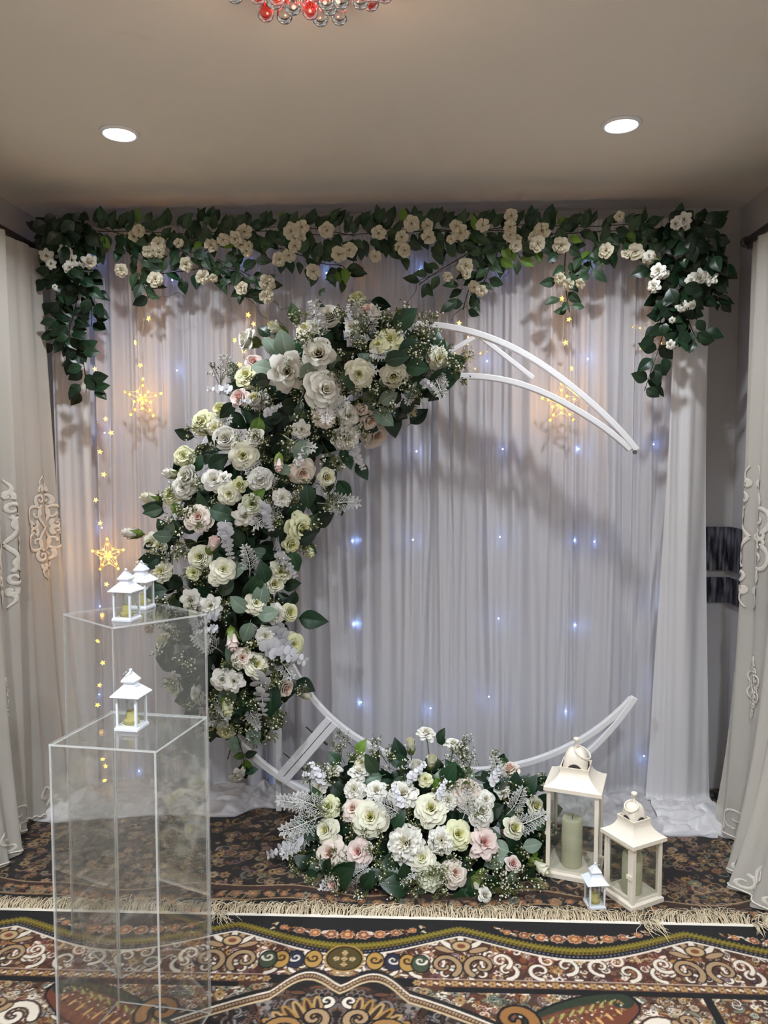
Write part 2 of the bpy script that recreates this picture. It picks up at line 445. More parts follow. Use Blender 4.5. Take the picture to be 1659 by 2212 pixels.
def hanging(name, x0, x1, ztop, ybase, nx, nz, seed, n, wmin, wmax, amp, material, puddle=None, flare=0.0, ruffle=True, extra=None, nP=26):
    zs1 = np.linspace(ztop, 0.05, nz)
    us = np.linspace(0, 1, nx)
    U, Z = np.meshgrid(us, zs1)
    t = (ztop - Z) / ztop
    X = x0 + (x1 - x0) * U + flare * (U - 0.5) * t ** 2
    Y = ybase - fold_field(X, Z, n, wmin, wmax, amp, x0 - 0.05, x1 + 0.05, seed)
    # tight gathers near the pole
    g = np.exp(-(ztop - Z) / 0.22)
    Y -= g * 0.004 * np.sin(X * 330 + 3 * np.sin(X * 37)) + 0.003 * np.sin(X * 190 + 5 * np.sin(X * 21) + Z * 0.8) * (0.4 + 0.6 * np.exp(-(ztop - Z) / 1.0))
    if ruffle:
        Y += 0.012 * np.exp(-((ztop - 0.035 - Z) / 0.012) ** 2)
    if extra is not None: Y += extra(X, Z)
    rows = [np.stack([X, Y, Z], -1)]
    if puddle is not None:
        xb, yb = X[-1], Y[-1]
        front = np.interp(xb, puddle[0], puddle[1])
        P = []
        for j in range(1, nP + 1):
            s = j / nP
            yy = yb + (front - yb) * s
            wr = np.array([vnoise(x * 7 + seed, (1 - s) * 5 + 0.6 * math.sin(x * 9), seed) for x in xb])
            wr2 = np.array([vnoise(x * 16 + seed, s * 9 + x * 3, seed + 5) for x in xb])
            h = 0.028 * (1 - s) ** 0.8 + (0.046 * np.abs(wr) + 0.026 * np.abs(wr2)) * math.sin(math.pi * min(1, s * 0.96)) ** 0.6 + 0.016 * math.sin(math.pi * s) ** 0.5
            zz = np.maximum(0.012 if s < 1 else 0.011, h + 0.011 * (1 - s))
            xx = xb + 0.03 * wr * s + (0.02 * wr2) * s
            P.append(np.stack([xx, yy + 0.018 * wr2 * s, zz], -1))
        P.append(np.stack([xx, yy + 0.012, np.full_like(xx, 0.0095)], -1))
        rows.append(np.array(P))
    G = np.concatenate(rows, 0); m, n2 = G.shape[:2]
    me = bpy.data.meshes.new(name); me.vertices.add(m * n2); me.vertices.foreach_set('co', G.reshape(-1))
    idx = np.arange(m * n2).reshape(m, n2)
    q = np.stack([idx[:-1, :-1], idx[1:, :-1], idx[1:, 1:], idx[:-1, 1:]], -1).reshape(-1, 4)
    me.loops.add(q.size); me.loops.foreach_set('vertex_index', q.reshape(-1))
    me.polygons.add(len(q)); me.polygons.foreach_set('loop_start', np.arange(0, q.size, 4)); me.polygons.foreach_set('loop_total', np.full(len(q), 4))
    me.update(calc_edges=True); me.validate()
    me.polygons.foreach_set('use_smooth', np.ones(len(q), bool))
    me.materials.append(MATS[material])
    return me

def swag(X, Z):          # right part of the drape is pulled into slanting folds towards a pin
    r = np.zeros_like(X)
    for (xa, za, xb, zb, a) in ((1.06, 1.9, 0.86, 0.62, 0.014), (0.99, 1.75, 0.85, 0.62, -0.010), (0.72, 1.4, 0.84, 0.6, 0.010), (1.08, 1.5, 0.9, 0.65, 0.012)):
        tt = np.clip((za - Z) / (za - zb), 0, 1); cx = xa + (xb - xa) * tt
        fade = np.clip((za + 0.1 - Z) / 0.3, 0, 1) * np.clip((Z - zb + 0.15) / 0.25, 0, 1)
        r -= a * np.exp(-((X - cx) / 0.018) ** 2) * fade
    return r
d = obj('backdrop_drape', hanging('backdrop_drape', DX0, DX1, DTOP, 3.10, 1000, 100, 11, 165, 0.006, 0.026, 0.026, 'drape_satin', (pud_x, pud_y), extra=swag))
tag(d, 'wide white pleated satin backdrop drape pooling on the rug behind the moon arch', 'drape')
d = obj('lining_drape', hanging('lining_drape', DX0 + 0.02, DX1 - 0.02, DTOP - 0.02, 3.185, 200, 30, 5, 40, 0.02, 0.05, 0.012, 'backing_white', ruffle=False))
tag(d, 'plain white lining drape behind the fairy lights', 'drape')
# narrower satin panels closing the sides
d = obj('side_drape', hanging('side_drape', -1.485, -1.33, DTOP - 0.01, 3.045, 90, 80, 21, 12, 0.012, 0.03, 0.02, 'side_satin', (pud_x, pud_y + 0.012), flare=-0.03, nP=18))
tag(d, 'narrow white satin drape panel at the left edge of the backdrop', 'drape', 'satin side panels of the backdrop')
d = obj('side_drape', hanging('side_drape', 0.945, 1.085, DTOP - 0.01, 3.035, 90, 80, 23, 12, 0.012, 0.035, 0.022, 'side_satin', (pud_x, pud_y + 0.012), flare=0.12, nP=18))
tag(d, 'narrow white satin drape panel at the right edge of the backdrop', 'drape', 'satin side panels of the backdrop')
p = empty('backdrop_pole', (-0.2, 3.14, DTOP - 0.035))
tag(p, 'slim white pole carrying the backdrop drape under the ceiling', 'pole')
MB().tube([(-1.27, 0, 0), (1.27, 0, 0)], 0.012, 10).build('tube', MATS['white_gloss'], p, smooth=True)
for sx in (-1.2, 0.0, 1.2):
    MB().box((sx - 0.01, 0.008, -0.008), (sx + 0.01, YB - 3.14, 0.008)).build('wall_bracket', MATS['white_gloss'], p)

# ------------------------------------------------------------------ side curtains with embroidered medallions
def scroll(cx, cz, r, a0, turns, sgn, n=22):
    pts = []
    for i in range(n):
        t = i / (n - 1); rr = r * (1 - 0.86 * t); a = a0 + sgn * turns * 2 * math.pi * t
        pts.append((cx + rr * math.cos(a), cz + rr * math.sin(a), 1 - 0.55 * t))
    return pts
def medallion(cy, cz, h, mirror=True):
    """stacked scrolls and leaves, as strokes (list of (s, z, width))"""
    st = []
    wd = h * 0.2
    for sg in ((-1, 1) if mirror else (1,)):
        for f in (1, -1):
            st.append([(cy + sg * a, cz + f * b, c) for a, b, c in scroll(wd * 0.62, h * 0.14, wd * 0.5, -1.2, 1.25, 1)])
            st.append([(cy + sg * a, cz + f * b, c) for a, b, c in scroll(wd * 0.36, h * 0.27, wd * 0.3, -1.0, 1.2, 1)])
            st.append([(cy + sg * a, cz + f * b, c) for a, b, c in scroll(wd * 0.75, h * 0.03, wd * 0.22, 2.0, 1.1, 1)])
            st.append([(cy + sg * a, cz + f * b, c) for a, b, c in scroll(wd * 0.22, h * 0.37, wd * 0.2, -0.6, 1.1, 1)])
            st.append([(cy + sg * (wd * (0.1 + 0.25 * math.sin(t * 3.1))), cz + f * (h * (0.36 + 0.14 * t)), 1 - 0.7 * t) for t in np.linspace(0, 1, 9)])
            st.append([(cy + sg * wd * (0.08 + 0.4 * math.sin(t * 2.6)), cz + f * h * 0.22 * t, 0.8) for t in np.linspace(0, 1, 10)])
    return st

def side_curtain(name, X, y0, y1, ztop, side, seed, label, meds, flare, hem=True):
    """hangs along a side wall; side=+1 faces +X (left wall), -1 faces -X (right wall)"""
    root = empty(name, (X, (y0 + y1) / 2, 0)); tag(root, label, 'curtain', 'embroidered side curtains')
    r = random.Random(seed)
    folds = [(y0 + (y1 - y0) * (i + 0.5 + r.uniform(-0.25, 0.25)) / 9, r.uniform(0.022, 0.045), r.uniform(0.018, 0.045)) for i in range(9)]
    def pos(y, z, off=0.0):
        t = (ztop - z) / ztop
        x = sum(a * math.exp(-((y - c - 0.03 * math.sin(c * 9) * t) / wv) ** 2) for c, wv, a in folds)
        x += 0.006 * math.sin(y * 70 + z)
        ym = y + flare * t ** 3 * (y - y1) / (y1 - y0) if False else y
        return Vector((side * (x * (0.45 + 0.9 * t) + flare * t ** 5 * (0.5 + 0.5 * math.sin(y * 11)) + off), ym - (y0 + y1) / 2, z))
    ny, nz = 110, 60
    vs = [pos(y0 + (y1 - y0) * i / (ny - 1), 0.012 + (ztop - 0.012) * (1 - j / (nz - 1)) + (0.012 * abs(math.sin(i * 0.26)) if j == nz - 1 else 0)) for j in range(nz) for i in range(ny)]
    fs = [(j * ny + i, j * ny + i + 1, (j + 1) * ny + i + 1, (j + 1) * ny + i) for j in range(nz - 1) for i in range(ny - 1)]
    obj('panel', mesh_from('panel', vs, fs, MATS['curtain_sheer']), root)
    for cyy, cz, h in meds:
        mb = MB()
        for stn in medallion(cyy, cz, h):
            L = []; R = []
            for i, (s, z, wv) in enumerate(stn):
                s2, z2, _ = stn[min(i + 1, len(stn) - 1)]; s1, z1, _ = stn[max(i - 1, 0)]
                dx, dz = s2 - s1, z2 - z1; l = math.hypot(dx, dz) or 1
                hw = 0.0085 * wv * (h / 0.5)
                L.append(pos(s - dz / l * hw, z + dx / l * hw, 0.003)); R.append(pos(s + dz / l * hw, z - dx / l * hw, 0.003))
            mid = [pos(s, z, 0.006) for s, z, _ in stn]
            n = len(stn); mb.add(L + mid + R, [(i, i + 1, n + i + 1, n + i) for i in range(n - 1)] + [(n + i, n + i + 1, 2 * n + i + 1, 2 * n + i) for i in range(n - 1)])
        mb.build('embroidered_medallion', MATS['embroidery'], root, smooth=True)
    if hem:
        mb = MB(); yy = y0 + 0.06
        while yy < y1 - 0.06:
            for stn in (scroll(yy, 0.10, 0.042, -1.57, 1.2, 1, 16), scroll(yy + 0.05, 0.055, 0.026, 1.57, 1.1, 1, 14)):
                L = []; R = []; n = len(stn)
                for i, (s, z, wv) in enumerate(stn):
                    s2, z2, _ = stn[min(i + 1, n - 1)]; s1, z1, _ = stn[max(i - 1, 0)]; dx, dz = s2 - s1, z2 - z1; l = math.hypot(dx, dz) or 1; hw = 0.0055 * wv
                    L.append(pos(s - dz / l * hw, z + dx / l * hw, 0.0015)); R.append(pos(s + dz / l * hw, z - dx / l * hw, 0.0015))
                mid = [pos(s, z, 0.004) for s, z, _ in stn]
                mb.add(L + mid + R, [(i, i + 1, n + i + 1, n + i) for i in range(n - 1)] + [(n + i, n + i + 1, 2 * n + i + 1, 2 * n + i) for i in range(n - 1)])
            yy += 0.1
        mb.tube([pos(y0 + (y1 - y0) * i / 90, 0.025 + 0.008 * abs(math.sin(i * 0.47)), 0.0015) for i in range(91)], 0.003, 5)
        mb.build('embroidered_hem', MATS['embroidery'], root, smooth=True)
    return root
side_curtain('embroidered_curtain', -1.495, 1.7, 2.735, 2.20, 1, 4, 'cream sheer embroidered curtain hanging at the left edge of the picture', [(2.645, 1.09, 0.46), (2.2, 1.09, 0.46), (2.62, 0.55, 0.14)], 0.06)
side_curtain('embroidered_curtain', -1.525, 2.76, 2.985, 2.20, 1, 9, 'short cream sheer curtain panel between the left curtain and the white drape', [(2.9, 1.13, 0.40)], 0.05)
side_curtain('embroidered_curtain', 1.175, 1.7, 2.87, 2.165, -1, 6, 'cream sheer embroidered curtain hanging at the right edge of the picture', [(2.75, 1.12, 0.50), (2.45, 1.12, 0.5), (2.7, 0.6, 0.22)], 0.16)
for X, y0, y1, z, lab in ((-1.51, 1.6, 3.0, 2.215, 'dark curtain rod along the left wall'), (1.16, 1.6, 2.885, 2.175, 'dark curtain rod along the right wall')):
    rd = empty('curtain_rod', (X, y1, z)); tag(rd, lab, 'curtain rod', 'dark curtain rods')
    MB().tube([(0, y0 - y1, 0), (0, 0, 0)], 0.013, 10).build('tube', MATS['dark_metal'], rd, smooth=True)
    s = -1 if X < 0 else 1
    MB().bar((0, -0.01, -0.012), (s * ((XR if s > 0 else -XL) - abs(X)), -0.01, -0.012), 0.02, 0.035).build('bracket', MATS['dark_metal'], rd)
    MB().lathe([(0.013, 0), (0.019, 0.004), (0.019, 0.016), (0.008, 0.02)], 12, M=Matrix.Rotation(-math.pi / 2, 4, 'X')).build('finial', MATS['dark_metal'], rd, smooth=True)

# ------------------------------------------------------------------ rugs (pattern drawn stroke by stroke, kept on the weave as colour)
class Painter:
    def __init__(s, w, h, res, base):
        s.res = res; s.W = int(round(w / res)); s.H = int(round(h / res)); s.w = w; s.h = h
        s.im = np.empty((s.H, s.W, 3), np.float32); s.im[:] = base
        s.mask = None
    def _box(s, u, v, r):
        c = u / s.res; q = v / s.res; R = r / s.res + 1
        x0, x1 = max(0, int(c - R)), min(s.W, int(c + R) + 2); y0, y1 = max(0, int(q - R)), min(s.H, int(q + R) + 2)
        if x1 <= x0 or y1 <= y0: return None
        yy, xx = np.ogrid[y0:y1, x0:x1]
        return x0, x1, y0, y1, (xx + 0.5) * s.res - u, (yy + 0.5) * s.res - v
    def _put(s, b, m, col):
        x0, x1, y0, y1 = b[:4]
        if s.mask is not None: m = m & s.mask[y0:y1, x0:x1]
        s.im[y0:y1, x0:x1][m] = col
    def disc(s, u, v, r, col):
        b = s._box(u, v, r)
        if b: s._put(b, b[4] ** 2 + b[5] ** 2 < r * r, col)
    def oval(s, u, v, a, bb, ang, col):
        b = s._box(u, v, max(a, bb))
        if b:
            c, n = math.cos(ang), math.sin(ang); p = b[4] * c + b[5] * n; q = -b[4] * n + b[5] * c
            s._put(b, (p / a) ** 2 + (q / bb) ** 2 < 1, col)
    def stroke(s, pts, r, col):
        for i in range(len(pts) - 1):
            (a, b), (c, d) = pts[i][:2], pts[i + 1][:2]; l = math.hypot(c - a, d - b)
            k = max(1, int(l / (s.res * 1.2)))
            rr = r if not callable(r) else None
            for j in range(k):
                t = j / k; s.disc(a + (c - a) * t, b + (d - b) * t, rr if rr is not None else r((i + t) / (len(pts) - 1)), col)
    def rosette(s, u, v, r, n, cols, rot=0.0, sq=1.0):
        for k in range(n):
            a = rot + 2 * math.pi * k / n
            s.oval(u + r * 0.6 * math.cos(a), v + r * 0.6 * math.sin(a) * sq, r * 0.46, r * 0.34, a, cols[0])
        for k in range(n):
            a = rot + 2 * math.pi * k / n
            s.oval(u + r * 0.58 * math.cos(a), v + r * 0.58 * math.sin(a) * sq, r * 0.34, r * 0.22, a, cols[1])
        s.disc(u, v, r * 0.36, cols[0]); s.disc(u, v, r * 0.26, cols[2])
    def scroll(s, u, v, r, a0, turns, sg, wd, col, edge=None):
        pts = [(u + r * (1 - 0.88 * t) * math.cos(a0 + sg * turns * 6.283 * t), v + r * (1 - 0.88 * t) * math.sin(a0 + sg * turns * 6.283 * t)) for t in np.linspace(0, 1, 22)]
        if edge is not None: s.stroke(pts, lambda t: wd * (1.5 - 0.6 * t), edge)
        s.stroke(pts, lambda t: wd * (1.0 - 0.6 * t), col)
    def half(s):
        h = s.H // 2 * 2; w2 = s.W // 2 * 2
        a = s.im[:h, :w2]
        return a.reshape(h // 2, 2, w2 // 2, 2, 3).mean((1, 3))

def weave_mesh(name, us, vs, cols, zf):
    """sheet over (us, vs): x = u, y = v; cols sRGB 0..255 per vertex"""
    nu, nv = len(us), len(vs); U, V = np.meshgrid(us, vs)
    co = np.stack([U, V, zf(U, V)], -1).reshape(-1, 3)
    # skirt so the rug has thickness
    me = bpy.data.meshes.new(name); idx = np.arange(nu * nv).reshape(nv, nu)
    q = np.stack([idx[:-1, :-1], idx[:-1, 1:], idx[1:, 1:], idx[1:, :-1]], -1).reshape(-1, 4)
    ring = np.concatenate([idx[0, :], idx[1:, -1], idx[-1, -2::-1], idx[-2:0:-1, 0]])
    low = co[ring].copy(); low[:, 2] = 0.0005
    nb = nu * nv; k = len(ring); r2 = np.arange(k) + nb
    sk = np.stack([ring, r2, np.roll(r2, -1), np.roll(ring, -1)], -1)
    q = np.concatenate([q, sk]); co = np.concatenate([co, low])
    me.vertices.add(len(co)); me.vertices.foreach_set('co', co.astype(np.float32).reshape(-1))
    me.loops.add(q.size); me.loops.foreach_set('vertex_index', q.reshape(-1).astype(np.int32))
    me.polygons.add(len(q)); me.polygons.foreach_set('loop_start', np.arange(0, q.size, 4)); me.polygons.foreach_set('loop_total', np.full(len(q), 4))
    me.update(calc_edges=True)
    c = np.concatenate([cols.reshape(-1, 3), cols.reshape(-1, 3)[ring]]) / 255.0
    c = np.where(c <= 0.04045, c / 12.92, ((c + 0.055) / 1.055) ** 2.4)
    a = me.attributes.new('weave', 'FLOAT_COLOR', 'POINT')
    a.data.foreach_set('color', np.concatenate([c, np.ones((len(c), 1))], 1).astype(np.float32).reshape(-1))
    me.materials.append(MATS['rug_wool'])
    return me

K_ = (15, 12, 13); BRN = (92, 58, 38); DBR = (52, 32, 22); TAN = (158, 130, 96); CRM = (214, 202, 184); GLD = (168, 130, 66)
RST = (118, 64, 42); OLV = (112, 100, 26); SAG = (112, 124, 104); GRN = (44, 60, 34); PLM = (92, 56, 70); GRY = (120, 112, 106); NAV = (34, 36, 52)

def clutter(P, r, n, box, rmin, rmax, palette, grounds, mask=None):
    P.mask = mask
    for i in range(n):
        u = r.uniform(box[0], box[1]); v = r.uniform(box[2], box[3]); k = r.random(); R = r.uniform(rmin, rmax)
        c = r.choice(palette); e = r.choice(grounds); c2 = r.choice(palette)
        if k < 0.4: P.scroll(u, v, R * 1.3, r.uniform(0, 6.3), r.uniform(0.8, 1.4), r.choice((-1, 1)), R * 0.2, c, e)
        elif k < 0.8: P.rosette(u, v, R, r.choice((5, 6, 7, 8)), (c, c2, e), r.uniform(0, 6))
        else:
            a = r.uniform(0, 6.3); P.oval(u, v, R * 1.2, R * 0.5, a, e); P.oval(u, v, R * 0.95, R * 0.3, a, c)
    P.mask = None

def paint_front():
    HW, DEP, res = 1.32, 0.56, 0.0014
    P = Painter(HW, DEP, res, K_); r = random.Random(5)
    uu = (np.arange(P.W) + 0.5) * res; vv = (np.arange(P.H) + 0.5) * res
    U, V = np.meshgrid(uu, vv)
    vb = 0.052 + 0.088 * np.abs(np.sin(np.pi * (U - 0.325) / 0.65)) ** 1.15
    vbf = lambda u: 0.052 + 0.088 * abs(math.sin(math.pi * (u - 0.325) / 0.65)) ** 1.15
    D = V - vb
    white = (D > 0.030) & (V < 0.255)
    P.im[white] = (70, 42, 30)
    clutter(P, r, 750, (0, HW, 0.08, 0.255), 0.006, 0.015, [CRM, TAN, CRM, GLD, RST, PLM, BRN], [DBR, BRN, K_, CRM], white)
    P.mask = white
    for c0 in np.arange(0.0, HW + 0.2, 0.1625):          # large cream scrolls
        for sg in (-1, 1):
            P.scroll(c0 + sg * 0.045, 0.215 - 0.02 * math.cos(c0 * 9.6), 0.034, 1.57, 1.15, sg, 0.0062, CRM, DBR)
            P.scroll(c0 + sg * 0.07, 0.175 - 0.02 * math.cos(c0 * 9.6), 0.024, -1.57, 1.1, -sg, 0.005, CRM, (120, 60, 40))
    for c0 in (0.325, 0.975):                            # palmettes under the peaks
        for k in range(-3, 4):
            a = -1.57 + k * 0.42; P.oval(c0 + 0.05 * math.cos(a), 0.155 + 0.05 * math.sin(a), 0.034, 0.013, a, DBR); P.oval(c0 + 0.05 * math.cos(a), 0.155 + 0.05 * math.sin(a), 0.028, 0.009, a, TAN if k % 2 else CRM)
        P.oval(c0, 0.125, 0.03, 0.024, 0, DBR); P.oval(c0, 0.125, 0.025, 0.019, 0, (176, 150, 108)); P.oval(c0, 0.125, 0.012, 0.009, 0, RST)
        for sg in (-1, 1):
            P.scroll(c0 + sg * 0.05, 0.2, 0.045, 2.2 if sg > 0 else 0.94, 1.2, sg, 0.008, TAN, K_)
            P.scroll(c0 + sg * 0.105, 0.18, 0.03, 1.0, 1.2, -sg, 0.006, CRM, BRN)
    P.mask = None
    # cream hairline inside the black line, black line with pale dots, olive toothed band
    m = (D > 0.028) & (D < 0.035); P.im[m] = CRM
    m = (D > 0.012) & (D <= 0.028); P.im[m] = (18, 17, 24)
    m = np.abs(D) <= 0.012; P.im[m] = OLV
    u = 0.0
    while u < HW:
        P.disc(u, vbf(u) + 0.020, 0.0028, (120, 116, 130)); P.oval(u + 0.006, vbf(u + 0.006) - 0.012, 0.0035, 0.007, 0.5, OLV)
        P.oval(u, vbf(u) + 0.006, 0.003, 0.0055, 0.4, (64, 40, 18)); P.oval(u, vbf(u) - 0.003, 0.0022, 0.004, -0.5, (150, 132, 44)); u += 0.0115
    # chains of rosettes in the dips
    for c0 in (0.0, 0.65, 1.3):
        for i in range(-9, 10):
            du = i * 0.0235; u = c0 + du
            if u < 0: continue
            vt = vbf(u) - 0.042 - 0.012 * (1 - abs(i) / 9); R = 0.021 * (1 - 0.5 * (abs(i) / 9) ** 1.5)
            if abs(i) % 2 == 0: P.rosette(u, vt, R, 8, ((205, 170, 140), RST if abs(i) % 4 else (150, 84, 40), (200, 150, 90)), i)
            else:
                for s in range(5): P.oval(u + r.uniform(-0.012, 0.012), vt + r.uniform(-0.014, 0.014), 0.008, 0.003, r.uniform(0, 3), r.choice((TAN, GLD, RST, CRM)))
    # shield and gilt scrolls on the axis
    for a, b, c in ((0.055, 0.052, GLD), (0.05, 0.047, K_), (0.046, 0.043, (74, 62, 26))): P.oval(0, 0.185, a, b, 0, c)
    for k in range(5): P.rosette(0.0 if k == 0 else 0.022 * math.cos(k * 1.57), 0.185 + (0 if k == 0 else 0.022 * math.sin(k * 1.57)), 0.009, 5, (CRM, GLD, RST))
    for u, c in ((0.085, GLD), (0.135, NAV), (0.175, GLD), (0.21, (60, 70, 50))):
        P.oval(u, 0.19 + 0.1 * (u - 0.08) * 0.5, 0.027, 0.036, 0, K_); P.oval(u, 0.19 + 0.1 * (u - 0.08) * 0.5, 0.023, 0.032, 0, c)
        P.scroll(u, 0.185, 0.017, 0, 1.1, 1, 0.004, CRM if c != GLD else DBR)
    # brown guard band, black line, field
    m = (V > 0.255) & (V < 0.288) & (U > 0.2); P.im[m] = (86, 52, 36)
    u = 0.2
    while u < HW:
        P.rosette(u, 0.2715, 0.012, 6, (TAN, GLD, PLM)); P.oval(u + 0.0165, 0.2715, 0.007, 0.004, 0.8, CRM); u += 0.033
    m = (V > 0.253) & (V < 0.2565) & (U > 0.2); P.im[m] = CRM
    field = V >= 0.288
    P.im[field] = (74, 48, 34)
    clutter(P, r, 1700, (0, HW, 0.29, DEP), 0.006, 0.016, [CRM, TAN, GLD, RST, SAG, GRY, CRM], [K_, DBR, BRN], field)
    m = (V > 0.286) & (V < 0.305) & (U > 0.27); P.im[m] = K_
    m = (U > 0.93) & (U < 0.952) & (V > 0.29); P.im[m] = K_
    # the medallion: bead edged arcs running down to either side, gilt leaves inside
    arc = [(0.0, 0.275 + 0.0)] + [(0.02 + 0.62 * t, 0.262 + 0.045 * math.sin(t * 2.2) * 0 + (0.06 * (1 - math.cos(min(1, t * 3) * 1.57)) * 0) + 0.31 * t ** 1.5 - 0.05 * math.sin(min(1, t * 4) * 3.14)) for t in np.linspace(0, 1, 40)]
    au = np.array([p[0] for p in arc]); av = np.array([p[1] for p in arc])
    A = np.interp(U, au, av); inside = (V > A) & (U < 0.64)
    P.im[inside & (V > A + 0.0)] = K_
    ins = inside & (V > A + 0.05); P.im[ins] = (26, 20, 18)
    clutter(P, r, 260, (0, 0.5, 0.3, DEP), 0.012, 0.028, [GRY, (86, 80, 76), DBR, BRN], [K_, (36, 28, 26)], ins)
    P.stroke([(a, b + 0.012) for a, b in arc], 0.0065, (28, 24, 22)); P.stroke([(a, b + 0.03) for a, b in arc], 0.014, BRN)
    P.stroke([(a, b + 0.018) for a, b in arc], 0.0035, CRM); P.stroke([(a, b + 0.046) for a, b in arc], 0.0035, (190, 168, 130))
    d = 0
    for i in range(1, len(arc)):
        (a, b), (c, e) = arc[i - 1], arc[i]
        for t in (0, 0.5): P.disc(a + (c - a) * t, b + (e - b) * t + 0.031, 0.0075, DBR); P.disc(a + (c - a) * t, b + (e - b) * t + 0.031, 0.0052, TAN)
    for k in range(9):                                   # gilt leaves around the axis
        a = 0.15 + k * 0.17; P.oval(0.03 + 0.13 * math.sin(a), 0.52 - 0.14 * math.cos(a), 0.05, 0.014, a - 1.57, (150, 114, 58) if k % 2 else (166, 136, 88)); P.oval(0.03 + 0.13 * math.sin(a), 0.52 - 0.14 * math.cos(a), 0.04, 0.006, a - 1.57, DBR)
    P.scroll(0.055, 0.41, 0.042, 0.4, 1.4, 1, 0.010, TAN, K_); P.scroll(0.12, 0.46, 0.05, 0, 1.3, -1, 0.010, (146, 108, 60), K_)
    P.scroll(0.03, 0.35, 0.02, 1.6, 1.1, 1, 0.006, CRM, K_)
    # the big curled leaf, half green and half rust
    for R0, col in ((1.12, K_), (1.0, None)):
        for t in np.linspace(0, 1, 90):
            u = 0.36 + 0.36 * t; v = 0.47 - 0.135 * t ** 0.9 + 0.02 * math.sin(t * 3.1); w2 = (0.006 + 0.058 * math.sin(min(1, t) ** 1.3 * 2.6)) * R0
            if col: P.disc(u, v, w2 + 0.003, col)
            else: P.disc(u, v + 0.006, w2, (104, 56, 38)); P.oval(u, v - w2 * 0.35, w2 * 0.85, w2 * 0.72, 0, (40, 48, 32))
    for i in range(150):
        t = r.uniform(0.15, 1); u = 0.36 + 0.36 * t; w2 = 0.05 * math.sin(t ** 1.3 * 2.6); v = 0.47 - 0.135 * t ** 0.9 + 0.02 * math.sin(t * 3.1) + r.uniform(-1, 1) * w2 * 0.85
        P.oval(u, v, r.uniform(0.003, 0.007), 0.0022, r.uniform(0, 3), r.choice(((150, 110, 66), (96, 100, 60), (176, 150, 110), (70, 44, 30))))
    for t in np.linspace(0.2, 0.95, 11):
        u = 0.36 + 0.36 * t; v = 0.47 - 0.135 * t ** 0.9 + 0.02 * math.sin(t * 3.1); w2 = 0.05 * math.sin(t ** 1.3 * 2.6)
        P.oval(u, v + w2 * 0.5, w2 * 0.34, 0.004, 1.1, (206, 158, 96)); P.oval(u - 0.01, v - w2 * 0.5, w2 * 0.34, 0.0035, -1.0, (150, 150, 80)); P.disc(u + 0.012, v - w2 * 0.2, 0.003, CRM)
    P.scroll(0.44, 0.40, 0.05, 0.6, 1.1, -1, 0.014, (140, 96, 50), K_)
    P.scroll(0.80, 0.43, 0.05, 3.0, 1.3, 1, 0.012, CRM, DBR); P.scroll(0.86, 0.39, 0.03, 3.0, 1.3, -1, 0.008, TAN, DBR)
    im = P.half(); return np.concatenate([im[:, ::-1], im], 1), res * 2, HW, DEP

FR_X, FR_Y, FR_A = at_z(738, 2095, 0.012).x, 2.218, 0.0139
fim, fres, fhw, fdep = paint_front()
nv_, nu_ = fim.shape[:2]
us = np.linspace(-fhw, fhw, nu_); vs_f = -np.linspace(0, fdep, nv_)
coarse = -np.arange(fdep + 0.012, 2.3, 0.012)
lo_, span = int(nv_ * 0.55), nv_ - 1 - int(nv_ * 0.55)
sel = []
for i in range(len(coarse)):
    k = int((i + 1) * 0.012 / (fdep / nv_)) % (2 * span); sel.append(nv_ - 1 - k if k <= span else lo_ + (k - span))
# fine rows where the photograph looks, coarse rows on towards the viewer
rug = empty('front_rug', (FR_X, FR_Y, 0), FR_A)
tag(rug, 'black-bordered Persian rug with fringe in the foreground', 'rug')
zfun = lambda U, V: 0.0105 + 0.0085 / (1 + np.exp(-(V + 0.16) * 60)) + 0.0012 * np.sin(U * 7.1) * np.sin(V * 9)
obj('pile', weave_mesh('pile', us, vs_f[::-1], fim[::-1], zfun), rug)
us_c = us[::3]
me = weave_mesh('pile_near', us_c, coarse[::-1], fim[sel][:, ::3][::-1], lambda U, V: np.full_like(U, 0.0105) + 0.0012 * np.sin(U * 7.1) * np.sin(V * 9))
o = obj('near_pile', me, rug)
# woven edge and knotted fringe
mb = MB()
n = 120
for i in range(n):
    u0 = -fhw + 2 * fhw * i / n; u1 = -fhw + 2 * fhw * (i + 1) / n
    z = 0.0195 + 0.0012 * math.sin(u0 * 7.1) * 0
    mb.box((u0, -0.004, 0.010), (u1, 0.009 + 0.0015 * math.sin(i * 2.1), z))
mb.build('woven_edge', MATS['braid'], rug)
fr = random.Random(11); mb = MB()
u = -fhw + 0.006
while u < fhw:
    clump = vnoise(u * 6, 0.3); lean = 1.2 * vnoise(u * 3.3, 5.1); L0 = 0.062 + 0.06 * abs(vnoise(u * 5, 9.0))
    over = any(abs(u - (p - FR_X)) < 0.018 for p in (-0.607, 0.667, 0.99))
    for k in range(7):
        L = L0 * fr.uniform(0.6, 1.25); a = lean + fr.gauss(0, 0.55) + clump; pts = []
        x = u + fr.uniform(-0.002, 0.002); y = 0.008; z = 0.015; lift = fr.uniform(0, 0.02)
        sg = -1 if over and k < 6 else 1
        for j in range(6):
            t = j / 5
            pts.append((x, (y if sg > 0 else 0.008 - (y - 0.008)), max(0.0118 if sg > 0 else 0.021, 0.013 + lift * math.sin(t * 3.1) + (0 if sg > 0 else 0.01) )))
            aa = a * min(1, t * 1.6) + fr.gauss(0, 0.22); x += math.sin(aa) * L / 5; y += math.cos(aa) * L / 5
        mb.tube(pts, [0.0016, 0.0015, 0.0013, 0.0012, 0.001, 0.0006], 3, cap=False)
    u += 0.0098
o = mb.build('fringe', MATS['fringe'], rug, smooth=True); tag(o, 'tangled cream fringe strands', kind='stuff')

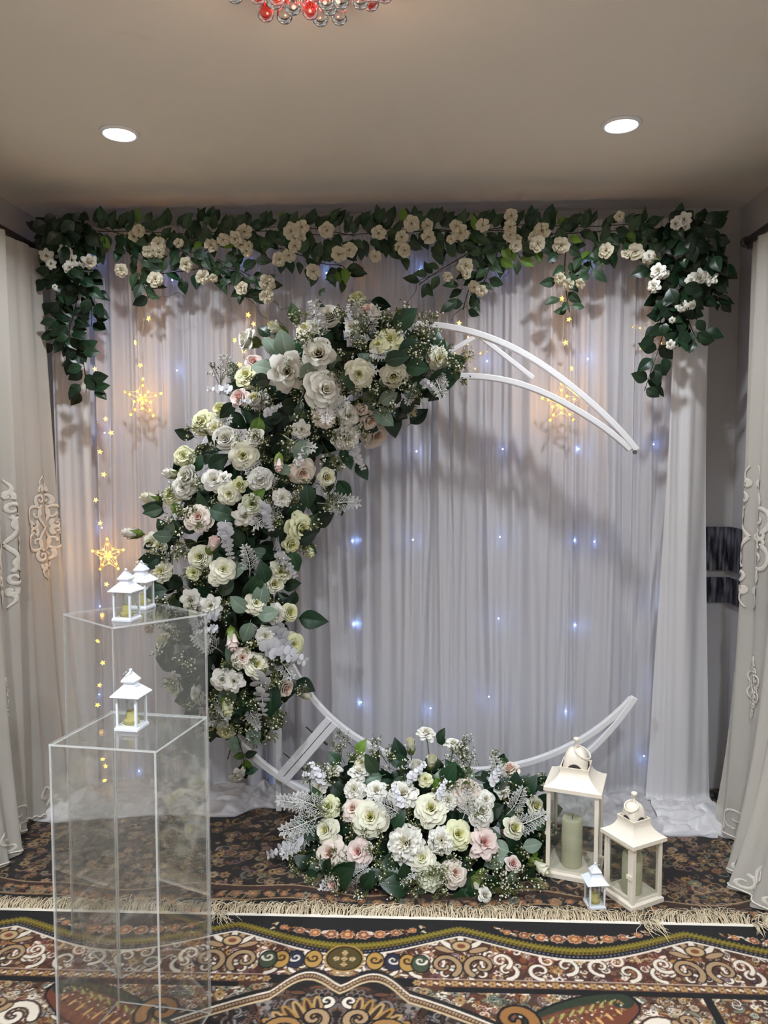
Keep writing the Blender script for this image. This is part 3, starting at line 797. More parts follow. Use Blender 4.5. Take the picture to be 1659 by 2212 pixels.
def paint_back():
    W, H, res = XR - XL - 0.10, 1.08, 0.0016
    P = Painter(W, H, res, (26, 19, 16)); r = random.Random(21)
    pal = [(140, 112, 62), (120, 94, 64), (98, 60, 42), (90, 98, 84), (104, 78, 78), (136, 116, 90), (116, 98, 74), (84, 62, 42), (92, 66, 48), (124, 102, 72)]
    grd = [K_, DBR, (40, 28, 20), (64, 44, 30)]
    clutter(P, r, 3600, (0, W, 0, H), 0.008, 0.02, pal, grd)
    # bold blossoms, mostly at the right
    for i in range(420):
        u = W * (1 - r.random() ** 1.5 * 0.98); v = r.uniform(0.1, H); R = r.uniform(0.010, 0.024)
        P.rosette(u, v, R * 1.15, 6, (K_, K_, K_), i); P.rosette(u, v, R, r.choice((5, 6, 8)), (r.choice((TAN, (150, 130, 102), (130, 108, 80), (112, 90, 66))), r.choice(pal), r.choice((RST, GLD, DBR))), i * 0.7)
    for i in range(140):
        P.scroll(r.uniform(0, W), r.uniform(0.1, H), r.uniform(0.02, 0.045), r.uniform(0, 6), 1.2, r.choice((-1, 1)), 0.0028, r.choice((TAN, (150, 120, 88), GRY)))
    # flowing border lines close to the fringe
    for k, (v0, col, wd) in enumerate(((0.16, K_, 0.010), (0.172, (150, 118, 78), 0.003), (0.235, DBR, 0.012), (0.25, TAN, 0.0028), (0.11, (110, 74, 60), 0.008))):
        P.stroke([(u, v0 + 0.022 * math.sin(u * 7 + k * 0.2) + 0.012 * math.sin(u * 17)) for u in np.linspace(0, W, 200)], wd, col)
    u = 0.0
    while u < W:
        P.rosette(u, 0.2 + 0.022 * math.sin(u * 7), 0.014, 6, (TAN, RST, GLD)); u += 0.05
    # a pale striped fan at the far left and ribbon curves
    for k in range(7): P.stroke([(0.03 + k * 0.016 + 0.09 * t, 0.13 + 0.13 * (1 - t) - 0.1 * (1 - t) ** 2) for t in np.linspace(0, 1, 12)], 0.004, CRM if k % 2 else PLM)
    P.stroke([(0.05 + 0.05 * math.sin(t * 3), 0.32 + 0.35 * t) for t in np.linspace(0, 1, 30)], 0.016, DBR)
    for dd in (-0.012, 0.0, 0.012): P.stroke([(0.05 + dd + 0.05 * math.sin(t * 3), 0.32 + 0.35 * t) for t in np.linspace(0, 1, 30)], 0.0028, (172, 120, 66))
    return P.half(), W, H
bim, bw, bh = paint_back()
o = obj('back_rug', weave_mesh('back_rug', np.linspace(0, bw, bim.shape[1]), np.linspace(0, bh, bim.shape[0]), bim, lambda U, V: np.full_like(U, 0.009) + 0.001 * np.sin(U * 9) * np.sin(V * 8)), loc=(XL + 0.05, 2.13, 0))
tag(o, 'brown floral Persian rug under the moon arch', 'rug')

# ------------------------------------------------------------------ moon arch
ARC_Y = 2.87
arch = empty('moon_arch', (-0.03, ARC_Y, 0)); tag(arch, 'white metal crescent moon arch standing before the drape', 'arch')
def hoop(cx, cz, R, trace, wd, dp, n=120):
    """bent square tube through the traced points (a slightly uneven circle)"""
    pts = []
    for px, py in trace:
        p = at_y(px, py, ARC_Y); dx, dz = p.x + 0.03 - cx, p.z - cz; pts.append((math.atan2(dz, dx) % (2 * math.pi), math.hypot(dx, dz)))
    pts += [(a, R) for a in (2.3, 2.9, 3.4)]
    pts.sort(); A = np.array([p[0] for p in pts]); Q = np.array([p[1] for p in pts])
    aa = np.linspace(A[0], A[-1], n + 1); rr_ = np.interp(aa, A, Q); ker = np.ones(15) / 15
    sm = np.convolve(np.pad(rr_, 7, mode='reflect', reflect_type='odd'), ker, 'valid')
    vs = []
    for a, R_ in zip(aa, sm):
        for rr, yy in ((R_ - wd / 2, -dp / 2), (R_ + wd / 2, -dp / 2), (R_ + wd / 2, dp / 2), (R_ - wd / 2, dp / 2)):
            vs.append((cx + rr * math.cos(a), yy, cz + rr * math.sin(a)))
    fs = [(i * 4 + k, i * 4 + (k + 1) % 4, (i + 1) * 4 + (k + 1) % 4, (i + 1) * 4 + k) for i in range(n) for k in range(4)] + [(3, 2, 1, 0), tuple(n * 4 + k for k in range(4))]
    return MB().add(vs, fs)
hoop(-0.008, 0.950, 0.930, [(900, 701), (965, 703), (1030, 714), (1090, 741), (1150, 779), (1210, 824), (1250, 858), (1300, 903), (1340, 938), (1375, 973), (545, 1630), (610, 1681), (1180, 1695), (1260, 1625), (1371, 1506)], 0.023, 0.026).build('outer_hoop', MATS['arch_white'], arch, bevel=0.003)
hoop(0.198, 0.952, 0.747, [(985, 812), (1030, 812), (1080, 819), (1130, 832), (1180, 851), (1230, 880), (1270, 907), (1320, 945), (1362, 972), (670, 1503), (718, 1556), (825, 1622), (1115, 1652), (1260, 1594), (1365, 1508)], 0.022, 0.023).build('inner_hoop', MATS['arch_white'], arch, bevel=0.003)
def arch_pt(px, py): p = at_y(px, py, ARC_Y); return Vector((p.x + 0.03, 0, p.z))
for a, b in (((1037, 727), (1152, 817)), ((1024, 729), (930, 785)), ((705, 735), (735, 860)), ((470, 960), (610, 1010)), ((395, 1230), (600, 1240)), ((440, 1480), (620, 1400))):
    MB().bar(arch_pt(*a), arch_pt(*b), 0.017, 0.018, (0, 1, 0)).build('strut', MATS['arch_white'], arch, bevel=0.002)
# bolted joint where the two halves of the arch meet
pa, pb = arch_pt(718, 1556), arch_pt(608, 1682)
dv = (pb - pa).normalized(); sd = Vector((-dv.z, 0, dv.x))
for s in (-1, 1):
    MB().bar(pa + sd * 0.0145 * s, pb + sd * 0.0145 * s, 0.026, 0.028, (0, 1, 0)).build('joint_bar', MATS['arch_white'], arch, bevel=0.002)
for t in (0.28, 0.72):
    q = pa.lerp(pb, t)
    for s, l in ((1, 0.018), (-1, 0.03)):
        MB().tube([q + sd * s * 0.026, q + sd * s * (0.03 + l)], 0.005, 6).build('bolt', MATS['bolt_metal'], arch)
MB().tube([arch_pt(1368, 977) + Vector((0, -0.016, 0)), arch_pt(1368, 977) + Vector((0, -0.024, 0))], 0.008, 10).build('bolt', MATS['bolt_metal'], arch)
# rear stand: upright, floor feet
up = at_y(603, 1690, 2.93)
MB().box((up.x + 0.03 - 0.011, 0.045, 0.013), (up.x + 0.03 + 0.011, 0.067, 0.95)).build('upright', MATS['arch_white'], arch, bevel=0.002)
MB().box((-0.5, 0.040, 0.11), (0.42, 0.062, 0.135)).build('cross_brace', MATS['arch_white'], arch, bevel=0.002)
for sx in (-0.28, 0.3):
    MB().box((sx - 0.015, -0.16, 0.0115), (sx + 0.015, 0.075, 0.034)).build('foot', MATS['arch_white'], arch, bevel=0.002)
    MB().box((sx - 0.012, 0.036, 0.03), (sx + 0.012, 0.062, 0.14)).build('foot_post', MATS['arch_white'], arch, bevel=0.002)

# ------------------------------------------------------------------ acrylic plinths
def plinth(F, L, R, h, label, z0=0.012):
    F, L, R = Vector(F), Vector(L), Vector(R); B = L + R - F
    c = (L + R) / 2
    root = empty('acrylic_plinth', (c.x, c.y, z0)); tag(root, label, 'plinth', 'clear acrylic plinths')
    th = 0.005
    cor = [v - c for v in (F, R, B, L)]
    for i in range(4):
        a, b = cor[i], cor[(i + 1) % 4]; d = (b - a).normalized(); inn = Vector((-d.y, d.x))
        if inn.dot(-a) < 0: inn = -inn
        a2 = a + d * (th if i % 2 else 0); b2 = b - d * (th if i % 2 else 0)
        vs = [(*p, z) for z in (0, h - th) for p in (a2, b2, b2 + inn * th, a2 + inn * th)]
        me = mesh_from('side_panel', vs, [(3, 2, 1, 0), (4, 5, 6, 7), (0, 1, 5, 4), (1, 2, 6, 5), (2, 3, 7, 6), (3, 0, 4, 7)], [MATS['acrylic'], MATS['acrylic_edge']], False)
        me.polygons.foreach_set('material_index', [1, 1, 0, 1, 0, 1])
        obj('side_panel', me, root)
    vs = [(*p, z) for z in (h - th, h) for p in cor]
    me = mesh_from('top_panel', vs, [(3, 2, 1, 0), (4, 5, 6, 7), (0, 1, 5, 4), (1, 2, 6, 5), (2, 3, 7, 6), (3, 0, 4, 7)], [MATS['acrylic'], MATS['acrylic_edge']], False)
    me.polygons.foreach_set('material_index', [0, 0, 1, 1, 1, 1])
    obj('top_panel', me, root)
    return root
TALL_H, SHORT_H = 0.945, 0.753
zt_, zs_ = TALL_H + 0.012, SHORT_H + 0.012
tF = at_z(243, 1355, zt_); tL = at_z(136, 1325, zt_); tR = at_z(447, 1325, zt_)
plinth(tF.xy, tL.xy, tR.xy, TALL_H, 'taller clear acrylic plinth carrying two small white lanterns')
sF = at_z(337, 1622, zs_); sL = at_z(105, 1607, zs_); sR = at_z(447, 1547, zs_)
plinth(sF.xy, sL.xy, sR.xy, SHORT_H, 'shorter clear acrylic plinth in front carrying one small white lantern')

# ------------------------------------------------------------------ lanterns
def sq(s, z): return [(-s, -s, z), (s, -s, z), (s, s, z), (-s, s, z)]
def sq_loft(rings, cap_top=True, cap_bot=True):
    vs = [p for r in rings for p in r]; n = 4
    fs = [(i * 4 + k, i * 4 + (k + 1) % 4, (i + 1) * 4 + (k + 1) % 4, (i + 1) * 4 + k) for i in range(len(rings) - 1) for k in range(4)]
    if cap_bot: fs.append((3, 2, 1, 0))
    if cap_top: fs.append(tuple((len(rings) - 1) * 4 + k for k in range(4)))
    return MB().add(vs, fs)
def big_lantern(loc, rz, s, z_rim, z_col, z_dome, z_top, label, ring_rot, door):
    root = empty('candle_lantern', loc, rz); tag(root, label, 'lantern', 'cream metal candle lanterns')
    h = s / 2; m = MATS['lantern_cream']
    sq_loft([sq(h, 0), sq(h, 0.014), sq(h - 0.008, 0.019)]).build('base', m, root)
    pw = 0.013; ins = h - 0.012
    for sx in (-1, 1):
        for sy in (-1, 1):
            MB().box((sx * ins - pw / 2, sy * ins - pw / 2, 0.018), (sx * ins + pw / 2, sy * ins + pw / 2, z_rim)).build('post', m, root)
    for k in range(4):
        R = Matrix.Rotation(k * math.pi / 2, 4, 'Z')
        MB().box((-ins + pw / 2, -ins - 0.001, 0.0195), (ins - pw / 2, -ins + 0.001, z_rim - 0.001), M=R).build('glass_pane', MATS['lantern_glass'], root)
        MB().box((-ins + pw / 2, -ins - pw * 0.3, 0.018), (ins - pw / 2, -ins + pw * 0.3, 0.026), M=R).build('bottom_rail', m, root)
    # door frame with a latch on one side
    R = Matrix.Rotation(door * math.pi / 2, 4, 'Z')
    d = MB(); zr0, zr1 = 0.028, z_rim - 0.004; x0, x1 = -ins + pw / 2 + 0.001, ins - pw / 2 - 0.001
    y0, y1 = -ins - 0.006, -ins - 0.0015
    for lo, hi in (((x0, y0, zr0), (x0 + 0.007, y1, zr1)), ((x1 - 0.007, y0, zr0), (x1, y1, zr1)), ((x0 + 0.007, y0, zr0), (x1 - 0.007, y1, zr0 + 0.007)), ((x0 + 0.007, y0, zr1 - 0.007), (x1 - 0.007, y1, zr1))):
        d.box(lo, hi, M=R)
    dr = d.build('door_frame', m, root)
    zl = zr0 + (zr1 - zr0) * 0.45
    MB().box((x1 - 0.009, y0 - 0.005, zl - 0.006), (x1 + 0.012, y0, zl + 0.006), M=R).build('latch', m, dr)
    # concave pagoda roof with a rim and an upstand collar
    o_ = h + 0.004; c_ = h * 0.52; rings = [sq(o_ - 0.004, z_rim - 0.001), sq(o_, z_rim), sq(o_, z_rim + 0.012)]
    zc0 = z_col - 0.010
    for i in range(1, 9):
        t = i / 8; rings.append(sq(o_ + (c_ - o_) * (1 - (1 - t) ** 1.9), z_rim + 0.012 + (zc0 - z_rim - 0.012) * t ** 1.15))
    rings += [sq(c_ + 0.001, z_col), sq(c_ - 0.003, z_col), sq(c_ - 0.003, z_col - 0.012)]
    sq_loft(rings, cap_top=True).build('roof', m, root)
    # cushion dome; four dark arched patches stand in for the shade in vent openings
    n = 24; rings = 8; vs = []; R0 = c_ * 0.9; zb = z_col - 0.012
    def dome(a, t, off=0.0):
        rr = (R0 + off) * math.cos(t * math.pi / 2) ** 0.62 if t < 1 else 0.004
        c, s_ = math.cos(a), math.sin(a); k = (abs(c) ** 4 + abs(s_) ** 4) ** -0.25
        return Vector((rr * c * k, rr * s_ * k, zb + (z_dome - zb + off) * math.sin(t * math.pi / 2) ** 1.15))
    for j in range(rings + 1):
        vs += [dome(2 * math.pi * i / n, j / rings) for i in range(n)]
    fs = [(j * n + i, j * n + (i + 1) % n, (j + 1) * n + (i + 1) % n, (j + 1) * n + i) for j in range(rings) for i in range(n)]
    dm = MB().add(vs, fs).build('dome', m, root, smooth=True)
    for k in range(4):
        a0 = k * math.pi / 2; v = [dome(a0, 0.02, 0.0012)]; mm = 14
        for i in range(mm + 1):
            b = math.pi * i / mm; v.append(dome(a0 + 0.55 * math.cos(b), 0.02 + 0.24 * math.sin(b), 0.0012))
        MB().add(v, [(0, i, i + 1) for i in range(1, mm + 1)]).build('vent_shade', MATS['dark_metal'], dm)
    MB().lathe([(0.007, z_dome - 0.004), (0.005, z_dome + 0.004), (0.0045, z_top - 0.014), (0.0085, z_top - 0.012), (0.0105, z_top - 0.006), (0.0085, z_top - 0.001), (0.002, z_top)], 14).build('finial', m, root, smooth=True)
    rr = s * 0.16; c = Vector((0, 0, z_dome + 0.004)); T_ = Matrix.Rotation(ring_rot, 4, 'Z') @ Matrix.Rotation(1.0, 4, 'X')
    MB().tube([c + T_ @ Vector((rr * math.cos(a), 0, -rr + rr * math.sin(a))) for a in np.linspace(0, 2 * math.pi, 25)[:-1]], 0.0026, 6, closed=True).build('ring_handle', m, root, smooth=True)
    return root
zg = 0.0105
tl_c, tl_r = Vector((0.515, 2.552, zg)), -0.315
big_lantern(tl_c, tl_r, 0.178, 0.293, 0.362, 0.418, 0.452, 'tallest cream lantern with a thick pillar candle beside the floor flowers', -1.97, 3)
ml_c, ml_r = Vector((0.664, 2.388, zg)), math.radians(-60)
big_lantern(ml_c, ml_r, 0.134, 0.196, 0.262, 0.308, 0.34, 'medium cream lantern at the right, corner towards the viewer', 3.48, 0)
def pillar(loc, r, h, label):
    root = empty('pillar_candle', loc); tag(root, label, 'candle', 'pillar candles in the floor lanterns')
    MB().lathe([(r * 0.97, 0), (r, 0.004), (r * 1.005, h * 0.5), (r, h - 0.012), (r * 0.93, h - 0.003), (r * 0.75, h), (r * 0.3, h - 0.008), (0.001, h - 0.009)], 28).build('wax', MATS['candle_wax'], root, smooth=True)
    MB().tube([(0, 0, h - 0.011), (0.001, 0, h + 0.002), (0.003, 0, h + 0.008)], 0.0012, 5).build('wick', MATS['wick'], root)
pillar(tl_c + Vector((-0.012, -0.012, 0.0195)), 0.034, 0.165, 'tall pale green pillar candle inside the tallest lantern')
pillar(ml_c + Vector((-0.002, 0.0, 0.0195)), 0.031, 0.125, 'shorter pale green pillar candle inside the medium lantern')

def mini_lantern(loc, rz, label, clabel, H=0.142, handle=0.5):
    root = empty('mini_lantern', loc, rz); tag(root, label, 'lantern', 'mini white lanterns')
    m = MATS['mini_white']; k = H / 0.142; h = 0.0285 * k; zr = 0.078 * k
    sq_loft([sq(h, 0), sq(h, 0.005 * k), sq(h - 0.003 * k, 0.010 * k)]).build('base', m, root)
    pw = 0.0052 * k; ins = h - 0.0055 * k
    for sx in (-1, 1):
        for sy in (-1, 1):
            MB().box((sx * ins - pw / 2, sy * ins - pw / 2, 0.009 * k), (sx * ins + pw / 2, sy * ins + pw / 2, zr + 0.001)).build('post', m, root)
    for q in range(4):
        R = Matrix.Rotation(q * math.pi / 2, 4, 'Z')
        MB().box((-ins + pw / 2, -ins - 0.0005, 0.0105 * k), (ins - pw / 2, -ins + 0.0005, zr), M=R).build('pane', MATS['lantern_glass'], root)
    o_ = h + 0.0065 * k
    sq_loft([sq(o_ - 0.002, zr), sq(o_, zr + 0.001), sq(o_, zr + 0.003 * k), sq(0.0125 * k, zr + 0.0255 * k), sq(0.0125 * k, zr + 0.032 * k)]).build('roof', m, root)
    sq_loft([sq(0.016 * k, zr + 0.0315 * k), sq(0.017 * k, zr + 0.035 * k), sq(0.003 * k, zr + 0.055 * k)]).build('cupola', m, root)
    MB().ball((0, 0, zr + 0.0575 * k), 0.0042 * k).build('knob', m, root, smooth=True)
    c = Vector((0, 0, zr + 0.055 * k)); rr = 0.011 * k; T_ = Matrix.Rotation(handle, 4, 'Z') @ Matrix.Rotation(2.0, 4, 'X')
    MB().tube([c + T_ @ Vector((rr * math.cos(a), 0, rr * 0.9 + rr * math.sin(a))) for a in np.linspace(0, 6.283, 19)[:-1]], 0.0008, 5, closed=True).build('wire_handle', MATS['steel'], root, smooth=True)
    cd = empty('led_candle', Vector(loc) + Vector((0, 0, 0.0102 * k)), rz); tag(cd, clabel, 'candle', 'little yellow candles in the mini lanterns')
    MB().lathe([(0.0175 * k, 0), (0.0178 * k, 0.009 * k), (0.017 * k, 0.011 * k), (0.0115 * k, 0.0115 * k), (0.0112 * k, 0.028 * k), (0.0095 * k, 0.030 * k), (0.001, 0.0285 * k)], 18).build('wax', MATS['led_candle'], cd, smooth=True)
    MB().lathe([(0.0008, 0.0285 * k), (0.0028 * k, 0.034 * k), (0.0022 * k, 0.04 * k), (0.0004, 0.047 * k)], 8).build('flame_tip', MATS['berry_white'], cd, smooth=True)
c = at_z(276, 1580, zs_)
mini_lantern((c.x, c.y + 0.025, zs_ + 0.0005), math.radians(-7), 'mini white lantern alone on the shorter acrylic plinth', 'little yellow candle inside the lantern on the shorter plinth', handle=-0.6)
c = at_z(266, 1343, zt_)
mini_lantern((c.x, c.y + 0.026, zt_ + 0.0005), math.radians(-9), 'mini white lantern in front on the taller acrylic plinth', 'little yellow candle inside the front lantern on the taller plinth', handle=2.2)
c2 = at_z(300, 1317, zt_)
mini_lantern((c2.x, c2.y + 0.026, zt_ + 0.0005), math.radians(-9), 'mini white lantern standing behind the other one on the taller plinth', 'little yellow candle inside the rear lantern on the taller plinth', handle=2.0)
mini_lantern((0.535, 2.335, zg + 0.0005), math.radians(7), 'mini white lantern on the rug between the two cream lanterns', 'little yellow candle inside the lantern on the rug', H=0.138, handle=1.4)

# ------------------------------------------------------------------ fairy lights: white points behind the drape, warm stars in front
LED_COLS = {
    'at the far left': [(210, 566), (206, 700), (190, 798), (226, 935), (220, 1140), (216, 1310), (214, 1500)],
    'second from the left': [(372, 605), (382, 800), (300, 1665)],
    'third from the left': [(536, 570), (600, 1692)],
    'fourth from the left': [(705, 590), (762, 1168), (766, 1348), (780, 1517)],
    'in the middle': [(907, 583), (900, 975), (892, 1166), (930, 1530)],
    'fourth from the right': [(1083, 588), (1052, 780), (1086, 970), (1080, 1160), (1077, 1336), (1056, 1505)],
    'third from the right': [(1266, 576), (1270, 775), (1250, 970), (1241, 1167), (1284, 1170), (1243, 1350), (1222, 1536)],
    'at the far right': [(1412, 960), (1425, 1297), (1421, 1470), (1391, 1633)],
}
led_me = MB().ball((0, 0, 0), 0.0034, 6, 4).me('led', MATS['led_white'], True)
LY = 3.128
def lamp(name, p, watt, color, r):
    ld = bpy.data.lights.new(name, 'POINT'); ld.energy = watt; ld.color = color; ld.shadow_soft_size = r
    lo = bpy.data.objects.new(name, ld); COL.objects.link(lo); lo.location = p
for nm, pts in LED_COLS.items():
    P = [at_y(a, b, LY) for a, b in pts]
    root = empty('fairy_light_strand', (P[0].x, LY, P[0].z)); tag(root, 'strand of cool white fairy lights behind the drape, ' + nm, 'string lights', 'cool white fairy light strands')
    o0 = root.location.copy()
    w_ = [Vector((P[0].x, LY + 0.01, 2.29))] + [p + Vector((0, 0.004, 0.004)) for p in P]
    MB().tube([p - o0 for p in w_], 0.0009, 4).build('wire', MATS['wire'], root)
    for p in P:
        obj('led', led_me, root, loc=p - o0)
        lamp('led_glow', p + Vector((0, -0.002, 0)), 0.024, (0.10, 0.28, 1.0), 0.006)

def star_pts(r, r2, rot=0.0):
    return [Vector(((r if k % 2 == 0 else r2) * math.sin(k * math.pi / 5 + rot), 0, (r if k % 2 == 0 else r2) * math.cos(k * math.pi / 5 + rot))) for k in range(10)]
def star_solid(r, dp, m):
    P = star_pts(r, r * 0.42); vs = P + [Vector((0, -dp, 0)), Vector((0, dp, 0))]
    return MB().add(vs, [(k, (k + 1) % 10, 10) for k in range(10)] + [((k + 1) % 10, k, 11) for k in range(10)]).me('small_star', m)
def big_star_frame(r):
    mb = MB(); P = star_pts(r, r * 0.4); c0, c1 = Vector((0, -r * 0.22, 0)), Vector((0, r * 0.22, 0))
    for k in range(10):
        mb.tube([P[k], P[(k + 1) % 10]], 0.0013, 4)
        mb.tube([P[k], c0], 0.001, 4); mb.tube([P[k], c1], 0.001, 4)
    return mb.me('star_frame', MATS['star_plastic'], True)
small_lit = star_solid(0.0115, 0.005, MATS['led_warm']); small_dim = star_solid(0.0115, 0.005, MATS['led_warm_soft'])
bulb_lit = MB().ball((0, 0, 0), 0.0052, 8, 5).me('bulb', MATS['led_warm'], True)
bulb_dim = MB().ball((0, 0, 0), 0.0036, 8, 5).me('bulb', MATS['led_warm_soft'], True)
SY = 3.03
STARS = [   # top px, big star px + radius px + lit, small stars, label
    ((312, 540), (308, 862, 47, 1), [(320, 575, 1), (306, 645, 1), (321, 688, 1), (292, 740, 1), (303, 789, 1)], 'warm star light string at the left with one large glowing star'),
    ((1222, 540), (1213, 872, 46, 1), [(1215, 588, 1), (1214, 645, 1), (1229, 690, 1), (1222, 740, 1), (1235, 796, 1)], 'warm star light string at the right with one large glowing star'),
    ((1005, 560), (1010, 772, 46, 0), [(992, 698, 0)], 'star light string with an unlit large star behind the top of the arch'),
    ((1420, 560), (1410, 718, 46, 0), [(1425, 646, 0)], 'star light string with a faint large star by the right corner vine'),
    ((225, 600), (234, 1200, 40, 1), [(205, 797, 0), (228, 905, 0), (240, 935, 1), (216, 976, 1), (224, 1025, 1), (207, 1080, 0), (216, 1130, 0), (230, 1262, 0), (211, 1385, 1), (222, 1432, 1), (215, 1480, 0), (211, 1523, 1)], 'long warm star light string along the left side panel'),
    ((537, 590), None, [(536, 549, 0), (536, 680, 1), (548, 700, 0), (507, 735, 1), (526, 758, 0), (518, 788, 1)], 'warm small star light string beside the top of the flower crescent'),
    ((768, 560), None, [(767, 587, 1)], 'single warm star light hanging under the middle of the garland'),
    ((222, 1600), None, [(222, 1640, 1), (228, 1655, 1), (226, 1686, 1)], 'warm star lights low on the drape behind the plinths'),
]
for top, big, smalls, lab in STARS:
    y = SY if lab.find('side panel') < 0 and lab.find('low on') < 0 else (2.985 if lab.find('low') < 0 else 3.0)
    t = at_y(*top, y); root = empty('star_light_string', t); tag(root, lab, 'string lights', 'warm star light strings')
    pts = sorted([(a, b) for a, b, *_ in smalls] + ([(big[0], big[1] - big[2])] if big else []), key=lambda q: q[1])
    if big:
        pts = [q for q in pts if q[1] <= big[1] - big[2] + 1]
    xw = [t] + [at_y(a * 0.25 + (big[0] if big else top[0]) * 0.75, b, y) for a, b in pts]
    if len(xw) > 1: MB().tube([p - t for p in xw], 0.0009, 4).build('wire', MATS['wire'], root)
    rr = random.Random(hash(lab) % 97 if False else len(lab))
    for a, b, lit in smalls:
        o = obj('small_star', small_lit if lit else small_dim, root, loc=at_y(a, b, y - 0.004) - t, rot=(rr.uniform(-0.5, 0.5), rr.uniform(0, 1.2), rr.uniform(-0.7, 0.7)))
        lamp('star_glow', o.location + t + Vector((0, 0.0, 0)), 0.03 if lit else 0.008, (1.0, 0.42, 0.05), 0.008)
    if big:
        c = at_y(big[0], big[1], y - 0.012); r = big[2] * mpp(y)
        lamp('star_glow', c + Vector((0, -0.02, 0)), (0.5 if lab.find('side panel') > 0 else 0.26) if big[3] else 0.03, (1.0, 0.42, 0.05), 0.03)
        fr_ = obj('star_frame', big_star_frame(r), root, loc=c - t, rot=(0, rr.uniform(-0.08, 0.08), 0))
        P = star_pts(r * 0.92, r * 0.42) + star_pts(r * 0.62, r * 0.2)
        for k, q in enumerate(P):
            if not big[3] and k % 2: continue
            obj('bulb', bulb_lit if big[3] else bulb_dim, fr_, loc=q + Vector((0, rr.uniform(-0.006, 0.006), 0)))

# ------------------------------------------------------------------ flowers: shared meshes
def petal(V, Fc, Tn, th0, wd, rb, rt, zb, zt, curl, point, rough, sd, lay, nu=6, nv=5):
    k0 = len(V)
    for j in range(nv):
        v = j / (nv - 1)
        for i in range(nu):
            u = -1 + 2 * i / (nu - 1)
            ve = v * (1 - point * abs(u) ** (1.5 if point > 0.3 else 2.4))
            ww = wd * (0.45 + 0.55 * math.sin(min(1, v * 1.3) * math.pi / 2))
            th = th0 + u * ww
            r = rb + (rt - rb) * ve ** 1.15
            z = zb + (zt - zb) * math.sin(ve * math.pi / 2)
            e = max(0, (ve - 0.55) / 0.45)
            z -= curl * e * e; r += curl * 0.45 * e * e
            r *= 1 + 0.06 * (u * u) * (1 if curl > 0.05 else -1)
            w_ = rough * v * v
            z += w_ * math.sin(3.3 * u + sd * 7.1) ; r += 0.5 * w_ * math.sin(4.7 * u + sd * 3.7)
            V.append(Vector((r * math.cos(th), r * math.sin(th), z))); Tn.append(min(1, lay * 0.75 + ve * 0.45))
    Fc += [(k0 + j * nu + i, k0 + j * nu + i + 1, k0 + (j + 1) * nu + i + 1, k0 + (j + 1) * nu + i) for j in range(nv - 1) for i in range(nu - 1)]

LAYERS = {   # per layer: petals, half-width, base radius, tip radius, base z, tip z, curl
    'open': [(3, 1.3, 0.06, 0.13, -0.1, 0.36, 0.0), (4, 0.95, 0.10, 0.24, -0.12, 0.40, 0.02), (5, 0.8, 0.12, 0.40, -0.2, 0.40, 0.07), (5, 0.72, 0.14, 0.60, -0.28, 0.32, 0.12), (6, 0.62, 0.15, 0.78, -0.34, 0.18, 0.16), (6, 0.60, 0.15, 0.93, -0.38, 0.0, 0.16)],
    'star': [(3, 1.3, 0.06, 0.13, -0.1, 0.36, 0.0), (4, 1.0, 0.10, 0.25, -0.12, 0.40, 0.04), (5, 0.85, 0.12, 0.42, -0.2, 0.40, 0.12), (5, 0.85, 0.14, 0.62, -0.28, 0.32, 0.18), (6, 0.74, 0.15, 0.82, -0.34, 0.16, 0.22), (6, 0.7, 0.15, 0.92, -0.4, -0.02, 0.24)],
    'cabbage': [(4, 0.9, 0.05, 0.12, 0, 0.46, 0), (5, 0.8, 0.12, 0.24, -0.05, 0.50, 0), (6, 0.7, 0.2, 0.38, -0.1, 0.50, 0), (7, 0.62, 0.28, 0.54, -0.15, 0.44, 0.02), (8, 0.55, 0.32, 0.70, -0.25, 0.34, 0.04), (8, 0.55, 0.34, 0.86, -0.4, 0.16, 0.08), (7, 0.6, 0.3, 0.94, -0.45, -0.05, 0.1)],
    'half': [(3, 1.3, 0.06, 0.15, -0.2, 0.62, 0), (4, 1.0, 0.12, 0.30, -0.3, 0.64, 0.02), (4, 1.0, 0.15, 0.48, -0.42, 0.56, 0.08), (5, 0.85, 0.18, 0.66, -0.5, 0.42, 0.15), (5, 0.7, 0.18, 0.80, -0.55, 0.22, 0.2)],
    'bud': [(3, 1.5, 0.05, 0.12, -0.3, 0.98, 0), (3, 1.35, 0.2, 0.22, -0.5, 1.0, 0.03), (4, 1.2, 0.3, 0.40, -0.6, 0.86, 0.06), (3, 1.0, 0.3, 0.55, -0.6, 0.62, 0.12)],
    'ruffle': [(5, 0.6, 0.05, 0.2, 0, 0.44, 0.0), (7, 0.5, 0.1, 0.36, -0.1, 0.44, 0.02), (8, 0.45, 0.14, 0.52, -0.15, 0.38, 0.05), (9, 0.42, 0.18, 0.68, -0.2, 0.28, 0.08), (10, 0.4, 0.2, 0.84, -0.3, 0.14, 0.12), (9, 0.42, 0.2, 0.94, -0.4, -0.04, 0.12)],
    'garland': [(3, 0.9, 0.04, 0.24, -0.05, 0.36, 0.0), (5, 0.66, 0.06, 0.56, -0.12, 0.36, 0.06), (5, 0.66, 0.08, 0.90, -0.2, 0.14, 0.16)],
}
ROSE_ME = {}
